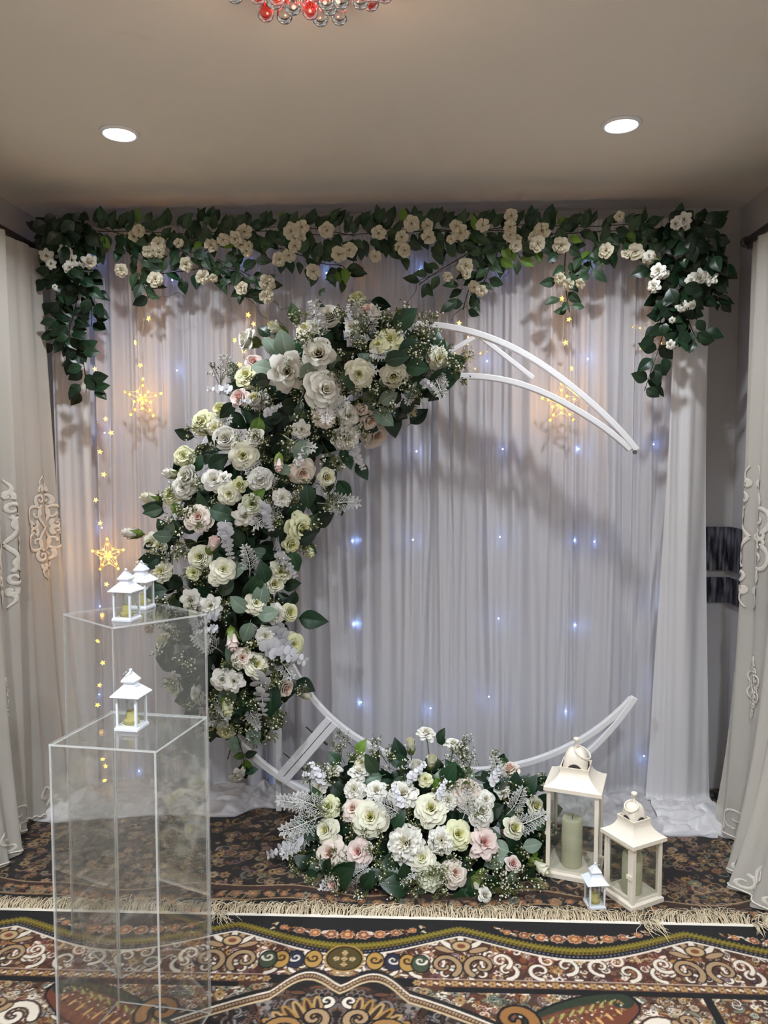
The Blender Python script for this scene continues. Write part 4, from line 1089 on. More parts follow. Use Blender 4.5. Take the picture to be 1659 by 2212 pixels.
def rose_mesh(kind, color, var):
    key = (kind, color, var)
    if key in ROSE_ME: return ROSE_ME[key]
    r = random.Random(var * 31 + len(kind)); Ls = LAYERS[kind]; n = len(Ls)
    point = {'star': 0.46, 'open': 0.2, 'cabbage': 0.12, 'half': 0.3, 'bud': 0.4, 'ruffle': 0.15, 'garland': 0.16}[kind]
    rough = {'star': 0.04, 'open': 0.045, 'cabbage': 0.03, 'half': 0.04, 'bud': 0.03, 'ruffle': 0.11, 'garland': 0.1}[kind]
    sets = [([], [], []), ([], [], [])]
    nh = 0 if kind == 'garland' else (2 if kind != 'bud' else 1)
    for li, (np_, wd, rb, rt, zb, zt, curl) in enumerate(Ls):
        V, Fc, Tn = sets[0 if li >= nh else 1]; off = r.uniform(0, 6.3)
        for k in range(np_):
            petal(V, Fc, Tn, off + 2 * math.pi * k / np_ + r.uniform(-0.12, 0.12), wd * r.uniform(0.9, 1.1), rb, rt * r.uniform(0.92, 1.06), zb, zt + r.uniform(-0.05, 0.05), curl * r.uniform(0.6, 1.4), point, rough, r.uniform(0, 9), li / max(1, n - 1))
    m = MATS['petal_' + color]
    outer = mesh_from('rose', *sets[0][:2], m, True, sets[0][2])
    if kind == 'garland':
        heart = MB().ball((0, 0, 0.10), 0.075, 8, 5).me('rose_heart', MATS['heart_brown'], True)
    else: heart = mesh_from('rose_heart', *sets[1][:2], m, True, sets[1][2])
    ROSE_ME[key] = (outer, heart); return ROSE_ME[key]
def calyx_mesh():
    mb = MB(); mb.lathe([(0.03, -1.0), (0.1, -0.86), (0.30, -0.72), (0.40, -0.45), (0.36, -0.22)], 10, cap=False)
    for k in range(5):
        a = 2 * math.pi * k / 5; d = Vector((math.cos(a), math.sin(a), 0)); p = Vector((-d.y, d.x, 0))
        mb.add([d * 0.38 + p * 0.2 + Vector((0, 0, -0.45)), d * 0.38 - p * 0.2 + Vector((0, 0, -0.45)), d * 0.56 + p * 0.09 + Vector((0, 0, 0.1)), d * 0.56 - p * 0.09 + Vector((0, 0, 0.1)), d * 0.72 + Vector((0, 0, 0.42))], [(0, 1, 3, 2), (2, 3, 4)])
    return mb.me('calyx', MATS['calyx'], True)
CALYX = calyx_mesh()
def leaf_mesh(name, m, wd=0.3, fold=0.10, bend=0.14, pt=1.0, n=7):
    vs = []; tn = []
    for i in range(n + 1):
        t = i / n; hw = wd * (math.sin(math.pi * t ** 0.8)) ** pt * (1 if t < 1 else 0); z = -bend * t * t + 0.05 * math.sin(t * 3)
        for s in (-1, -0.55, -0.08, 0, 0.08, 0.55, 1):
            vs.append(Vector((s * hw, t, z + fold * abs(s) * hw * 2.2 - 0.06 * abs(s) ** 3 * hw + (0.012 * math.sin(t * 34) * abs(s) if 0.1 < t < 0.95 else 0)))); tn.append(0.45 if s == 0 else 0.0)
    fs = [(i * 7 + k, i * 7 + k + 1, (i + 1) * 7 + k + 1, (i + 1) * 7 + k) for i in range(n) for k in range(6)]
    k0 = len(vs); vs += [Vector((-0.012, -0.16, 0.01)), Vector((0.012, -0.16, 0.01)), Vector((0.012, 0.02, 0)), Vector((-0.012, 0.02, 0))]; tn += [0.5] * 4
    fs.append((k0, k0 + 1, k0 + 2, k0 + 3))
    return mesh_from(name, vs, fs, m, True, tn)
LEAF = {
    'dark': [leaf_mesh('leaf', MATS['leaf_dark'], 0.33, 0.1, b) for b in (0.1, 0.25)],
    'rose': [leaf_mesh('leaf', MATS['leaf_rose'], 0.30, 0.12, b) for b in (0.05, 0.22)],
    'vine': [leaf_mesh('leaf', MATS['leaf_vine'], 0.36, 0.08, b) for b in (0.08, 0.2)],
    'grey': [leaf_mesh('leaf', MATS['leaf_grey'], 0.36, 0.05, b, 0.8) for b in (0.08, 0.2)],
    'fresh': [leaf_mesh('leaf', MATS['leaf_fresh'], 0.3, 0.1, b) for b in (0.08, 0.2)],
}
def berry_sprig(seed):
    r = random.Random(seed); mb = MB()
    for k in range(9):
        a = r.uniform(0, 6.3); sp = r.uniform(0.12, 0.5); tip = Vector((sp * math.cos(a), r.uniform(0.55, 1.0), sp * math.sin(a) * 0.8)); root = Vector((0, r.uniform(0.0, 0.4), 0))
        mid = root.lerp(tip, 0.55) + Vector((0, 0.05, 0)); mb.tube([root, mid, tip], 0.010, 3, 0, cap=False)
        for q in range(7):
            b = tip + Vector((r.gauss(0, 0.085), r.gauss(0, 0.085), r.gauss(0, 0.085))); mb.tube([mid.lerp(tip, 0.6), b], 0.007, 3, 0, cap=False)
            if r.random() < 0.36: mb.ball(b, r.uniform(0.024, 0.044), 6, 4, 1)
            else:
                d = Vector((r.gauss(0, 1), r.gauss(0, 1), r.gauss(0, 1))).normalized() * 0.1; e = d.cross(Vector((0.3, 0.5, 0.8))).normalized() * 0.03
                mb.add([b - d * 0.3, b + e, b + d, b - e], [(0, 1, 2, 3)], 0)
    mb.tube([(0, -0.3, 0), (0, 0.4, 0)], 0.014, 4, 0)
    return mb.me('berry_sprig', [MATS['berry_stem'], MATS['berry_white']], True)
def lace_sprig(seed):
    r = random.Random(seed); mb = MB(); ax = [Vector((0.06 * math.sin(t * 3 + seed), t, 0.1 * t * t)) for t in np.linspace(-0.25, 1, 9)]; mb.tube(ax, [0.015] * 8 + [0.006], 4)
    for i in range(2, 9):
        for s in (-1, 1):
            l = 0.36 * (1.15 - 0.1 * i) * r.uniform(0.8, 1.2); d = Vector((s * 0.8, 0.6, r.uniform(-0.15, 0.25))).normalized(); p = ax[i]; e = p + d * l; mb.tube([p, p + d * l * 0.55 + Vector((0, 0.02, 0)), e], [0.011, 0.009, 0.007], 3, cap=False)
            for q in (0.3, 0.5, 0.7, 0.88, 1.0):
                b = p + d * l * q
                for s2 in (-1, 1):
                    d2 = (d * 0.6 + Vector((-d.y, d.x, 0)) * s2 * 0.8).normalized(); tip = b + d2 * 0.09; mb.tube([b, tip], 0.007, 3, cap=False); mb.ball(tip, 0.017, 5, 3)
    return mb.me('lace_fern', MATS['lace_white'], True)
def euca_sprig(seed):
    r = random.Random(seed); mb = MB(); n = 9; ax = [Vector((0.08 * math.sin(t * 2.5 + seed), t, -0.1 * t * t)) for t in np.linspace(-0.1, 1, n + 1)]; mb.tube(ax, 0.012, 4)
    for i in range(1, n + 1):
        rad = 0.15 * (1.15 - 0.7 * i / n)
        for s in (0, math.pi):
            a = s + i * 1.1 + r.uniform(-0.3, 0.3); d = Vector((math.cos(a), 0.25, math.sin(a))).normalized(); c = ax[i] + d * rad * 0.95; nn = Vector((r.uniform(-.3, .3), 0.8, 0.6)); X = (d - nn * d.dot(nn)).normalized(); Y = nn.cross(X).normalized()
            vs = [c + Vector((0, 0, 0.02))] + [c + (X * math.cos(q) + Y * math.sin(q)) * rad for q in np.linspace(0, 6.283, 11)[:-1]]
            mb.add(vs, [(0, 1 + k, 1 + (k + 1) % 10) for k in range(10)])
    return mb.me('eucalyptus_sprig', MATS['euca_white'], True)
BERRY = [berry_sprig(s) for s in (1, 2, 3)]; LACE = [lace_sprig(s) for s in (1, 2)]; EUCA = [euca_sprig(s) for s in (1, 2)]
KIND = {'O': 'open', 'S': 'star', 'R': 'cabbage', 'H': 'half', 'B': 'bud', 'F': 'ruffle', 'G': 'garland'}
COLR = {'w': 'white', 'c': 'cream', 'y': 'lemon', 'p': 'blush', 'k': 'pink', 'g': 'green', 'a': 'garland'}
_cnt = [0]
def put_rose(root, p, n, r, kc, rl):
    kind, color = KIND[kc[0]], COLR[kc[1]]; _cnt[0] += 1
    o_me, h_me = rose_mesh(kind, color, _cnt[0] % 2)
    sc = {'bud': 1.45, 'half': 1.2, 'open': 1.08, 'star': 1.1, 'cabbage': 1.05, 'ruffle': 1.1, 'garland': 1.28}[kind] * r
    M = Matrix.Translation(Vector(p) - root.location) @ frame_from(n, (0.1, 0, 1), rl) @ Matrix.Scale(sc, 4)
    o = obj('rosebud' if kind == 'bud' else 'rose', o_me, root, M); obj('rose_heart', h_me, o)
    if kind in ('bud', 'half'): obj('calyx', CALYX, o)
    return o
def leaf_frame(p, tipdir, n):
    t = Vector(tipdir).normalized(); n = Vector(n); n = (n - t * n.dot(t)).normalized(); x = t.cross(n)
    M = Matrix((x, t, n)).transposed().to_4x4(); M.translation = Vector(p); return M
def put_leaf(root, p, tipdir, n, l, kind, me=None, name='leaf'):
    M = leaf_frame(Vector(p) - root.location, tipdir, n) @ Matrix.Scale(l, 4)
    return obj(name, me or random.choice(LEAF[kind]), root, M)
def to_cam(p): return (CAMP - Vector(p)).normalized()
RIGHT = Vector((math.cos(YAW), math.sin(YAW), 0)); UP = Vector((0, 0, 1))
def img_dir(deg, out=0.0):
    return RIGHT * math.cos(math.radians(deg)) + UP * math.sin(math.radians(deg)) + Vector((0, -1, 0)) * out

# ------------------------------------------------------------------ flower crescent on the arch
CL = [(935, 795, 45), (880, 785, 75), (800, 785, 120), (720, 810, 150), (645, 885, 165), (580, 980, 175), (530, 1080, 180), (500, 1180, 185), (490, 1280, 175), (500, 1380, 150), (515, 1470, 115), (520, 1540, 70), (520, 1590, 30)]
CLD = []
for i in range(len(CL) - 1):
    for k in range(8):
        t = k / 8; CLD.append(tuple(a + (b - a) * t for a, b in zip(CL[i], CL[i + 1])))
CLD.append(CL[-1])
def moon_surf(px, py, depth=1.0):
    best = min(CLD, key=lambda c: math.hypot(px - c[0], py - c[1]) / c[2]); q = min(1.25, math.hypot(px - best[0], py - best[1]) / best[2])
    b = math.sqrt(max(0.0, 1 - min(1, q) ** 2)) * 0.25 * min(1, best[2] / 150 + 0.25)
    p = at_y(px, py, ARC_Y - 0.03 - b * depth)
    dx, dy = (px - best[0]) / best[2], (py - best[1]) / best[2]
    n = (RIGHT * dx * 0.75 - UP * dy * 0.75 + to_cam(p) * 1.0)
    return p, n.normalized(), q
MOON = [(771, 646, 19, 'Hy'), (795, 677, 24, 'Hp'), (710, 682, 27, 'Rw'), (662, 711, 25, 'Oc'), (602, 712, 18, 'Bc'), (538, 735, 27, 'Hw'), (548, 783, 19, 'Hk'), (534, 812, 27, 'Oy'), (688, 764, 35, 'Hw'), (620, 803, 44, 'Sw'),
 (702, 842, 44, 'Ow'), (775, 808, 32, 'Oc'), (850, 812, 30, 'Oc'), (842, 733, 27, 'Oy'), (818, 745, 20, 'Oy'), (947, 774, 25, 'Oc'), (760, 706, 18, 'Sw'), (520, 860, 23, 'Hk'), (553, 865, 18, 'Bc'), (478, 885, 19, 'Hy'), (438, 913, 28, 'Oy'), (465, 925, 18, 'Fc'),
 (487, 947, 27, 'Rw'), (552, 943, 21, 'Hw'), (525, 983, 31, 'Oc'), (397, 985, 23, 'Oy'), (603, 998, 16, 'Bk'), (653, 1020, 31, 'Op'), (705, 1030, 21, 'Hc'), (754, 898, 26, 'Sw'), (777, 880, 16, 'Bp'), (796, 906, 22, 'Hp'), (812, 938, 33, 'Op'),
 (750, 945, 30, 'Fw'), (652, 928, 20, 'Sw'), (700, 900, 24, 'Fp'), (882, 882, 16, 'Bc'), (407, 1029, 25, 'Hw'), (374, 1023, 16, 'Bw'), (396, 1053, 26, 'Ow'), (371, 1069, 25, 'Oy'), (463, 1037, 25, 'Ow'), (484, 1034, 17, 'Sw'), (519, 1047, 18, 'Hy'),
 (562, 1036, 27, 'Rw'), (495, 1067, 25, 'Oc'), (545, 1088, 25, 'Hg'), (429, 1117, 31, 'Op'), (329, 1077, 18, 'Bc'), (288, 1152, 17, 'Bw'), (328, 1173, 23, 'Oc'), (308, 1222, 19, 'Fw'), (350, 1234, 23, 'Fc'), (432, 1203, 26, 'Rc'), (458, 1180, 18, 'Bk'),
 (482, 1230, 28, 'Oc'), (418, 1237, 17, 'Hy'), (466, 1248, 17, 'Oc'), (412, 1297, 25, 'Sw'), (455, 1309, 25, 'Sw'), (332, 1312, 25, 'Fg'), (529, 1115, 26, 'Sw'), (648, 1141, 34, 'Oy'), (627, 1174, 21, 'Hy'), (664, 1185, 15, 'By'), (592, 1262, 21, 'Hc'),
 (606, 1235, 25, 'Fc'), (553, 1303, 25, 'Oc'), (626, 1323, 20, 'Ry'), (597, 1327, 22, 'Fw'), (501, 1378, 20, 'Bk'), (524, 1421, 24, 'Op'), (554, 1436, 28, 'Oc'), (632, 1393, 28, 'Oy'), (480, 1468, 24, 'Ow'), (505, 1472, 24, 'Sw'), (489, 1521, 19, 'By'),
 (615, 1485, 21, 'Hp'), (653, 1497, 15, 'Bc'), (573, 1374, 21, 'Fw'), (354, 1385, 21, 'Hc'), (379, 1482, 23, 'Hg'), (425, 1503, 24, 'Sw'), (514, 1676, 21, 'Sw'), (453, 1541, 14, 'Bk'), (456, 1566, 15, 'Hy'), (487, 1580, 21, 'Oy'), (322, 1358, 14, 'Hp'), (610, 1075, 20, 'Fw'), (345, 1180, 18, 'Fc')]
TILT = {(602, 712): (150, 1.2), (538, 735): (160, 1.0), (288, 1152): (175, 1.6), (329, 1077): (165, 1.3), (501, 1378): (-85, 1.2), (489, 1521): (-75, 1.3), (653, 1497): (-30, 1.6), (603, 998): (-90, 1.3), (458, 1180): (60, 1.2), (664, 1185): (-60, 1.6), (354, 1385): (150, 1.0), (514, 1676): (-60, 0.75), (771, 646): (95, 0.8), (425, 1503): (200, 0.6), (947, 774): (10, 0.3), (374, 1023): (170, 1.2), (882, 882): (-45, 1.0)}
moon = empty('flower_crescent', (-0.6, ARC_Y - 0.1, 0.95)); tag(moon, 'crescent of white, cream and blush roses with greenery along the moon arch', 'flower arrangement')
rq = random.Random(17)
# added dark core, hidden inside, keeps light from passing through the flowers
cpts = [at_y(c[0], c[1], ARC_Y - 0.045) - moon.location for c in CL[1:-1]]
MB().tube(cpts, [min(0.1, c[2] * 0.00062) for c in CL[1:-1]], 10).build('dark_core', MATS['foam'], moon, smooth=True)
for px, py, r, kc in MOON:
    p, n, q = moon_surf(px, py); n = n + Vector((rq.gauss(0, 0.16), 0, rq.gauss(0, 0.16)))
    if py > 1600: p = at_y(px, py, ARC_Y - 0.17)
    if (px, py) in TILT: a, f = TILT[(px, py)]; n = to_cam(p) * 0.55 + img_dir(a) * f
    put_rose(moon, p, n, r * mpp(p.y + 0.1), kc, rq.uniform(0, 6.3))
BIGL = [(640, 702, 46, 100, 'rose'), (848, 706, 62, 35, 'dark'), (922, 825, 72, 8, 'dark'), (886, 915, 46, 40, 'dark'), (770, 1000, 42, -55, 'dark'), (662, 1045, 52, -85, 'dark'), (645, 1335, 60, -5, 'dark'), (362, 1275, 52, 190, 'dark'), (420, 944, 44, 162, 'rose'), (352, 1098, 42, 195, 'rose'), (585, 818, 44, 195, 'vine'), (452, 1100, 60, -15, 'dark'),
 (600, 1440, 55, 75, 'dark'), (600, 1480, 62, -125, 'dark'), (590, 1480, 66, -95, 'dark'), (625, 1465, 50, -100, 'vine'), (640, 1470, 44, -25, 'vine'), (530, 1632, 26, 185, 'fresh'), (528, 1634, 28, 18, 'rose'), (530, 1640, 34, -80, 'fresh'), (530, 1668, 28, 15, 'dark'), (518, 1672, 22, 205, 'vine'), (522, 1650, 36, -78, 'vine'), (360, 1150, 34, 120, 'vine'), (372, 1160, 40, 175, 'grey'), (358, 1160, 34, 60, 'grey'), (345, 1170, 38, -60, 'vine'), (330, 1175, 22, 205, 'vine'),
 (345, 1200, 46, 220, 'dark'), (372, 1085, 36, -60, 'fresh'), (640, 1170, 48, 25, 'vine'), (628, 1190, 46, -70, 'dark'), (560, 1240, 46, -110, 'dark'), (575, 1260, 50, 100, 'dark'), (860, 760, 58, 20, 'dark'), (885, 775, 46, 35, 'vine'), (905, 750, 34, 25, 'vine'), (870, 790, 56, -5, 'dark'), (830, 780, 52, 10, 'dark'), (740, 800, 46, -60, 'dark'), (690, 640, 20, 60, 'rose'), (802, 650, 40, -20, 'vine'), (745, 680, 46, 200, 'rose'),
 (600, 770, 50, 120, 'grey'), (620, 775, 60, 100, 'grey'), (590, 800, 46, 165, 'grey'), (650, 815, 44, 40, 'grey'), (560, 1310, 50, 80, 'grey'), (555, 1330, 46, 10, 'grey'), (540, 1345, 44, -110, 'grey'), (535, 1320, 46, 140, 'grey'), (810, 885, 48, -40, 'grey'), (820, 870, 42, 30, 'grey'), (660, 950, 50, -110, 'grey'), (500, 1590, 40, -70, 'grey'), (540, 1570, 44, -70, 'grey'), (630, 1010, 30, 200, 'grey'), (545, 1080, 36, 40, 'fresh'), (505, 870, 42, -130, 'dark'), (560, 900, 50, -100, 'fresh'), (470, 975, 52, 60, 'dark'), (450, 1010, 50, 30, 'dark')]
for px, py, l, a, kd in BIGL:
    p, n, q = moon_surf(px, py, 1.02); put_leaf(moon, p, img_dir(a, rq.uniform(-0.1, 0.25)), to_cam(p) + Vector((rq.gauss(0, .25), 0, rq.gauss(0, .25))), l * mpp(p.y + 0.1) * 1.05, kd)
# filling of leaves, berries, lacy fern and white eucalyptus between the blooms
def scatter(n, seed):
    r = random.Random(seed); out = []
    while len(out) < n:
        c = CLD[r.randrange(len(CLD))]; a = r.uniform(0, 6.283); f = math.sqrt(r.random()) * 1.02
        out.append((c[0] + c[2] * f * math.cos(a), c[1] + c[2] * f * math.sin(a)))
    return out
for px, py in scatter(205, 31):
    if py > 1565: continue
    p, n, q = moon_surf(px, py, rq.uniform(0.35, 0.86)); a = rq.uniform(0, 360)
    put_leaf(moon, p, img_dir(a, rq.uniform(-0.2, 0.5)), n + Vector((rq.gauss(0, .35), 0, rq.gauss(0, .35))), rq.uniform(34, 58) * mpp(p.y), rq.choices(('dark', 'vine', 'rose', 'grey'), (6, 4, 2, 2))[0])
def filler(root, spots, seed):
    r = random.Random(seed); V = []; Fc = []; Tn = []; base = LEAF['vine'][0]; bv = [v.co.copy() for v in base.vertices]; bf = [tuple(p.vertices) for p in base.polygons]; bt = [d.value for d in base.attributes['tint'].data]
    for p, n in spots:
        M = leaf_frame(p - root.location, img_dir(r.uniform(0, 360), r.uniform(-0.3, 0.3)), n + Vector((r.gauss(0, .35), 0, r.gauss(0, .35)))) @ Matrix.Scale(r.uniform(0.065, 0.105), 4); k = len(V)
        V += [M @ v for v in bv]; Fc += [tuple(i + k for i in f) for f in bf]; Tn += bt
    o = obj('filler_foliage', mesh_from('filler_foliage', V, Fc, MATS['leaf_vine'], True, Tn), root); tag(o, 'dense dark leaves filling the gaps between the blooms', kind='stuff')
filler(moon, [moon_surf(px, py, random.Random(i).uniform(0.12, 0.6))[:2] for i, (px, py) in enumerate(scatter(430, 71)) if py < 1570], 5)
for px, py in scatter(150, 33):
    if py > 1575: continue
    p, n, q = moon_surf(px, py, rq.uniform(0.6, 0.88)); d = n * 0.9 + img_dir(rq.uniform(0, 360)) * 0.8
    put_leaf(moon, p, d, img_dir(rq.uniform(0, 360)) + to_cam(p) * 0.3, rq.uniform(38, 62) * mpp(p.y), '', rq.choice(BERRY), 'berry_sprig')
for px, py in scatter(36, 35):
    if py > 1560: continue
    p, n, q = moon_surf(px, py, rq.uniform(0.72, 0.95)); put_leaf(moon, p, img_dir(rq.uniform(0, 360), rq.uniform(0, 0.5)) + n * 0.3, to_cam(p), rq.uniform(46, 74) * mpp(p.y), '', rq.choice(LACE), 'lace_fern')
for px, py, l, a in ((603, 1350, 86, -65), (492, 1130, 75, -85), (575, 1385, 95, -30), (570, 1450, 95, -95), (605, 1195, 60, -60), (575, 1085, 60, -80), (475, 1330, 50, 200), (470, 1360, 44, 180), (640, 1000, 40, 60), (765, 960, 55, -70), (915, 820, 40, -40), (570, 890, 40, 20), (690, 700, 50, 110), (420, 1330, 44, -80), (560, 870, 40, 170), (750, 700, 40, 80), (335, 1300, 40, 120), (500, 845, 50, 170)):
    p, n, q = moon_surf(px, py, 1.03); put_leaf(moon, p, img_dir(a, 0.15), to_cam(p), l * mpp(p.y), '', rq.choice(EUCA), 'eucalyptus_sprig')
for pts in (((505, 1570), (522, 1620), (528, 1650), (516, 1676)), ((520, 1560), (500, 1610), (492, 1640))):
    MB().tube([at_y(a, b, ARC_Y - 0.13) - moon.location for a, b in pts], 0.0022, 5).build('stem', MATS['stem_dark'], moon, smooth=True)

# ------------------------------------------------------------------ flower mound on the rug
def mound_surf(px, py, back=0.0):
    t = max(0, (1945 - py) / 345); dx = (px - 910) / 280
    Y = 2.365 + 0.27 * t ** 1.7 + 0.13 * dx * dx + back; p = at_y(px, py, Y)
    if p.z < 0.03: p = at_z(px, py, 0.03)
    n = RIGHT * dx * 0.8 + UP * (0.15 + 0.75 * (t - 0.35)) + to_cam(p)
    return p, n.normalized()
GROUND = [(921, 1583, 21, 'Sw'), (887, 1614, 15, 'Bc'), (979, 1606, 19, 'Sw'), (721, 1660, 19, 'Sw'), (782, 1647, 18, 'Oc'), (775, 1667, 22, 'Sw'), (813, 1708, 25, 'Sw'), (900, 1664, 18, 'Bw'), (931, 1648, 15, 'Bc'), (919, 1684, 16, 'Oy'), (931, 1747, 36, 'Oc'), (968, 1729, 21, 'Fw'), (871, 1714, 33, 'Sw'), (765, 1706, 23, 'Fw'), (763, 1747, 27, 'Op'), (800, 1766, 39, 'Oc'), (711, 1743, 25, 'Oy'), (705, 1793, 29, 'Oc'), (715, 1843, 38, 'Sp'), (775, 1841, 31, 'Ok'), (723, 1909, 19, 'Hk'),
 (877, 1822, 40, 'Fw'), (912, 1853, 28, 'Oc'), (989, 1803, 32, 'Oy'), (954, 1816, 28, 'Fw'), (1008, 1710, 33, 'Op'), (1049, 1727, 21, 'Ow'), (1039, 1754, 33, 'Ow'), (1045, 1820, 35, 'Sk'), (983, 1886, 30, 'Op'), (929, 1890, 30, 'Fg'), (1034, 1912, 21, 'Bc'), (1047, 1934, 16, 'Hw'), (1107, 1866, 19, 'Hk'), (1108, 1789, 25, 'Hc'), (1103, 1666, 22, 'Hp'), (1155, 1741, 21, 'Hc'), (1162, 1869, 19, 'Bc'), (690, 1700, 18, 'Fw'), (1085, 1700, 20, 'Fw')]
GT = {(921, 1583): (80, 1.0), (887, 1614): (95, 2.0), (979, 1606): (75, 1.1), (900, 1664): (95, 1.3), (931, 1648): (80, 1.2), (1103, 1666): (110, 1.2), (1034, 1912): (-60, 0.7), (1162, 1869): (-40, 0.8), (723, 1909): (200, 0.4), (721, 1660): (90, 0.8), (775, 1667): (80, 0.7)}
gnd = empty('flower_mound', (0.02, 2.55, 0.01)); tag(gnd, 'mound of white, cream and pink roses on the rug below the arch', 'flower arrangement')
MB().lathe([(0.20, 0.0), (0.21, 0.06), (0.15, 0.14), (0.05, 0.2), (0.005, 0.21)], 18, M=Matrix.Translation((-0.02, 0.03, 0.001)) @ Matrix.Diagonal((1.45, 0.6, 1, 1))).build('dark_core', MATS['foam'], gnd, smooth=True)
for px, py, r, kc in GROUND:
    p, n = mound_surf(px, py); n = n + Vector((rq.gauss(0, 0.12), 0, rq.gauss(0, 0.12)))
    if (px, py) in GT: a, f = GT[(px, py)]; n = to_cam(p) * 0.55 + img_dir(a) * f
    put_rose(gnd, p, n, r * mpp(p.y + 0.09), kc, rq.uniform(0, 6.3))
for px, py, l, a, kd in ((690, 1810, 46, 150, 'dark'), (840, 1635, 42, -5, 'rose'), (870, 1645, 50, 110, 'dark'), (880, 1650, 46, 160, 'dark'), (955, 1610, 28, 100, 'dark'), (945, 1600, 30, 60, 'rose'), (1000, 1690, 56, 130, 'dark'), (815, 1670, 50, 120, 'rose'), (1110, 1720, 52, 85, 'dark'), (1150, 1700, 46, 20, 'dark'), (1130, 1720, 52, 60, 'dark'), (1140, 1775, 46, -10, 'rose'), (1085, 1760, 46, -60, 'dark'), (1060, 1700, 44, 30, 'dark'), (1130, 1830, 40, 10, 'grey'), (1100, 1840, 46, 160, 'grey'), (1090, 1850, 46, -160, 'grey'), (780, 1800, 44, 10, 'vine'), (850, 1790, 46, 60, 'dark'),
 (690, 1880, 40, -100, 'dark'), (685, 1860, 36, 250, 'grey'), (820, 1870, 60, 0, 'dark'), (830, 1850, 50, -30, 'vine'), (1010, 1890, 36, 100, 'dark'), (1050, 1900, 42, -50, 'dark'), (1030, 1895, 26, 60, 'fresh'), (1160, 1852, 22, 120, 'fresh'), (940, 1790, 50, -90, 'dark'), (905, 1760, 46, -70, 'vine'), (690, 1735, 40, 110, 'rose'), (735, 1655, 40, 130, 'dark'), (770, 1630, 38, 60, 'fresh'), (940, 1680, 50, -60, 'fresh'), (960, 1700, 60, 70, 'dark'), (1100, 1650, 30, 160, 'dark')):
    p, n = mound_surf(px, py, 0.01); put_leaf(gnd, p, img_dir(a, rq.uniform(-0.1, 0.2)), to_cam(p) + Vector((rq.gauss(0, .25), 0, rq.gauss(0, .25))), l * mpp(p.y + 0.1) * 1.05, kd)
def gscatter(n, seed):
    r = random.Random(seed); out = []
    while len(out) < n:
        px, py = r.uniform(640, 1175), r.uniform(1625, 1925); f = ((px - 910) / 268) ** 2 + ((py - 1790) / 150) ** 2
        if f < 1 or (py > 1790 and f < 1.15): out.append((px, py))
    return out
filler(gnd, [mound_surf(px, py, random.Random(i).uniform(0.07, 0.15)) for i, (px, py) in enumerate(gscatter(230, 72))], 6)
for px, py in gscatter(105, 41):
    p, n = mound_surf(px, py, rq.uniform(0.03, 0.1)); put_leaf(gnd, p, img_dir(rq.uniform(0, 360), rq.uniform(-0.1, 0.4)), n + Vector((rq.gauss(0, .3), 0, rq.gauss(0, .3))), rq.uniform(34, 56) * mpp(p.y), rq.choices(('dark', 'vine', 'rose', 'grey'), (6, 3, 2, 2))[0])
for px, py in gscatter(78, 43) + [(760, 1610), (740, 1640), (830, 1640), (985, 1630), (1000, 1650), (1060, 1660), (1140, 1690), (1155, 1720), (670, 1700), (660, 1850), (665, 1870), (770, 1905), (800, 1915), (850, 1910), (820, 1900), (1085, 1915), (1110, 1905), (1130, 1915), (1075, 1900), (960, 1900)]:
    p, n = mound_surf(px, min(py, 1912), rq.uniform(0.02, 0.07) if py < 1890 else 0.0); put_leaf(gnd, p, n * 0.8 + img_dir(rq.uniform(20, 160) if py < 1800 else rq.uniform(0, 360)) * 0.8, img_dir(rq.uniform(0, 360)) + to_cam(p) * 0.3, rq.uniform(36, 60) * mpp(p.y), '', rq.choice(BERRY), 'berry_sprig')
for px, py, l, a in ((690, 1770, 80, 190), (680, 1790, 80, 215), (670, 1740, 70, 160), (700, 1760, 80, 140), (745, 1900, 60, 30), (830, 1905, 70, 20), (1100, 1750, 60, 60), (1110, 1780, 70, 20), (1070, 1690, 60, 90), (1000, 1760, 60, 80), (860, 1760, 60, 140), (760, 1890, 70, 200)):
    p, n = mound_surf(px, py, -0.005); put_leaf(gnd, p, img_dir(a, 0.2), to_cam(p), l * mpp(p.y), '', rq.choice(LACE), 'lace_fern')
for px, py, l, a in ((655, 1822, 80, 190), (695, 1690, 50, 110), (700, 1680, 46, 160), (880, 1680, 50, 40), (1060, 1690, 46, 60), (860, 1740, 46, 100), (945, 1720, 40, 60)):
    p, n = mound_surf(px, py, -0.01); put_leaf(gnd, p, img_dir(a, 0.15), to_cam(p), l * mpp(p.y), '', rq.choice(EUCA), 'eucalyptus_sprig')
for px, py, qx, qy in ((921, 1590, 935, 1690), (887, 1625, 895, 1700), (979, 1615, 965, 1700)):
    a, _ = mound_surf(px, py); b, _ = mound_surf(qx, qy, 0.02); MB().tube([a - gnd.location, b - gnd.location], 0.0024, 5).build('stem', MATS['stem'], gnd)

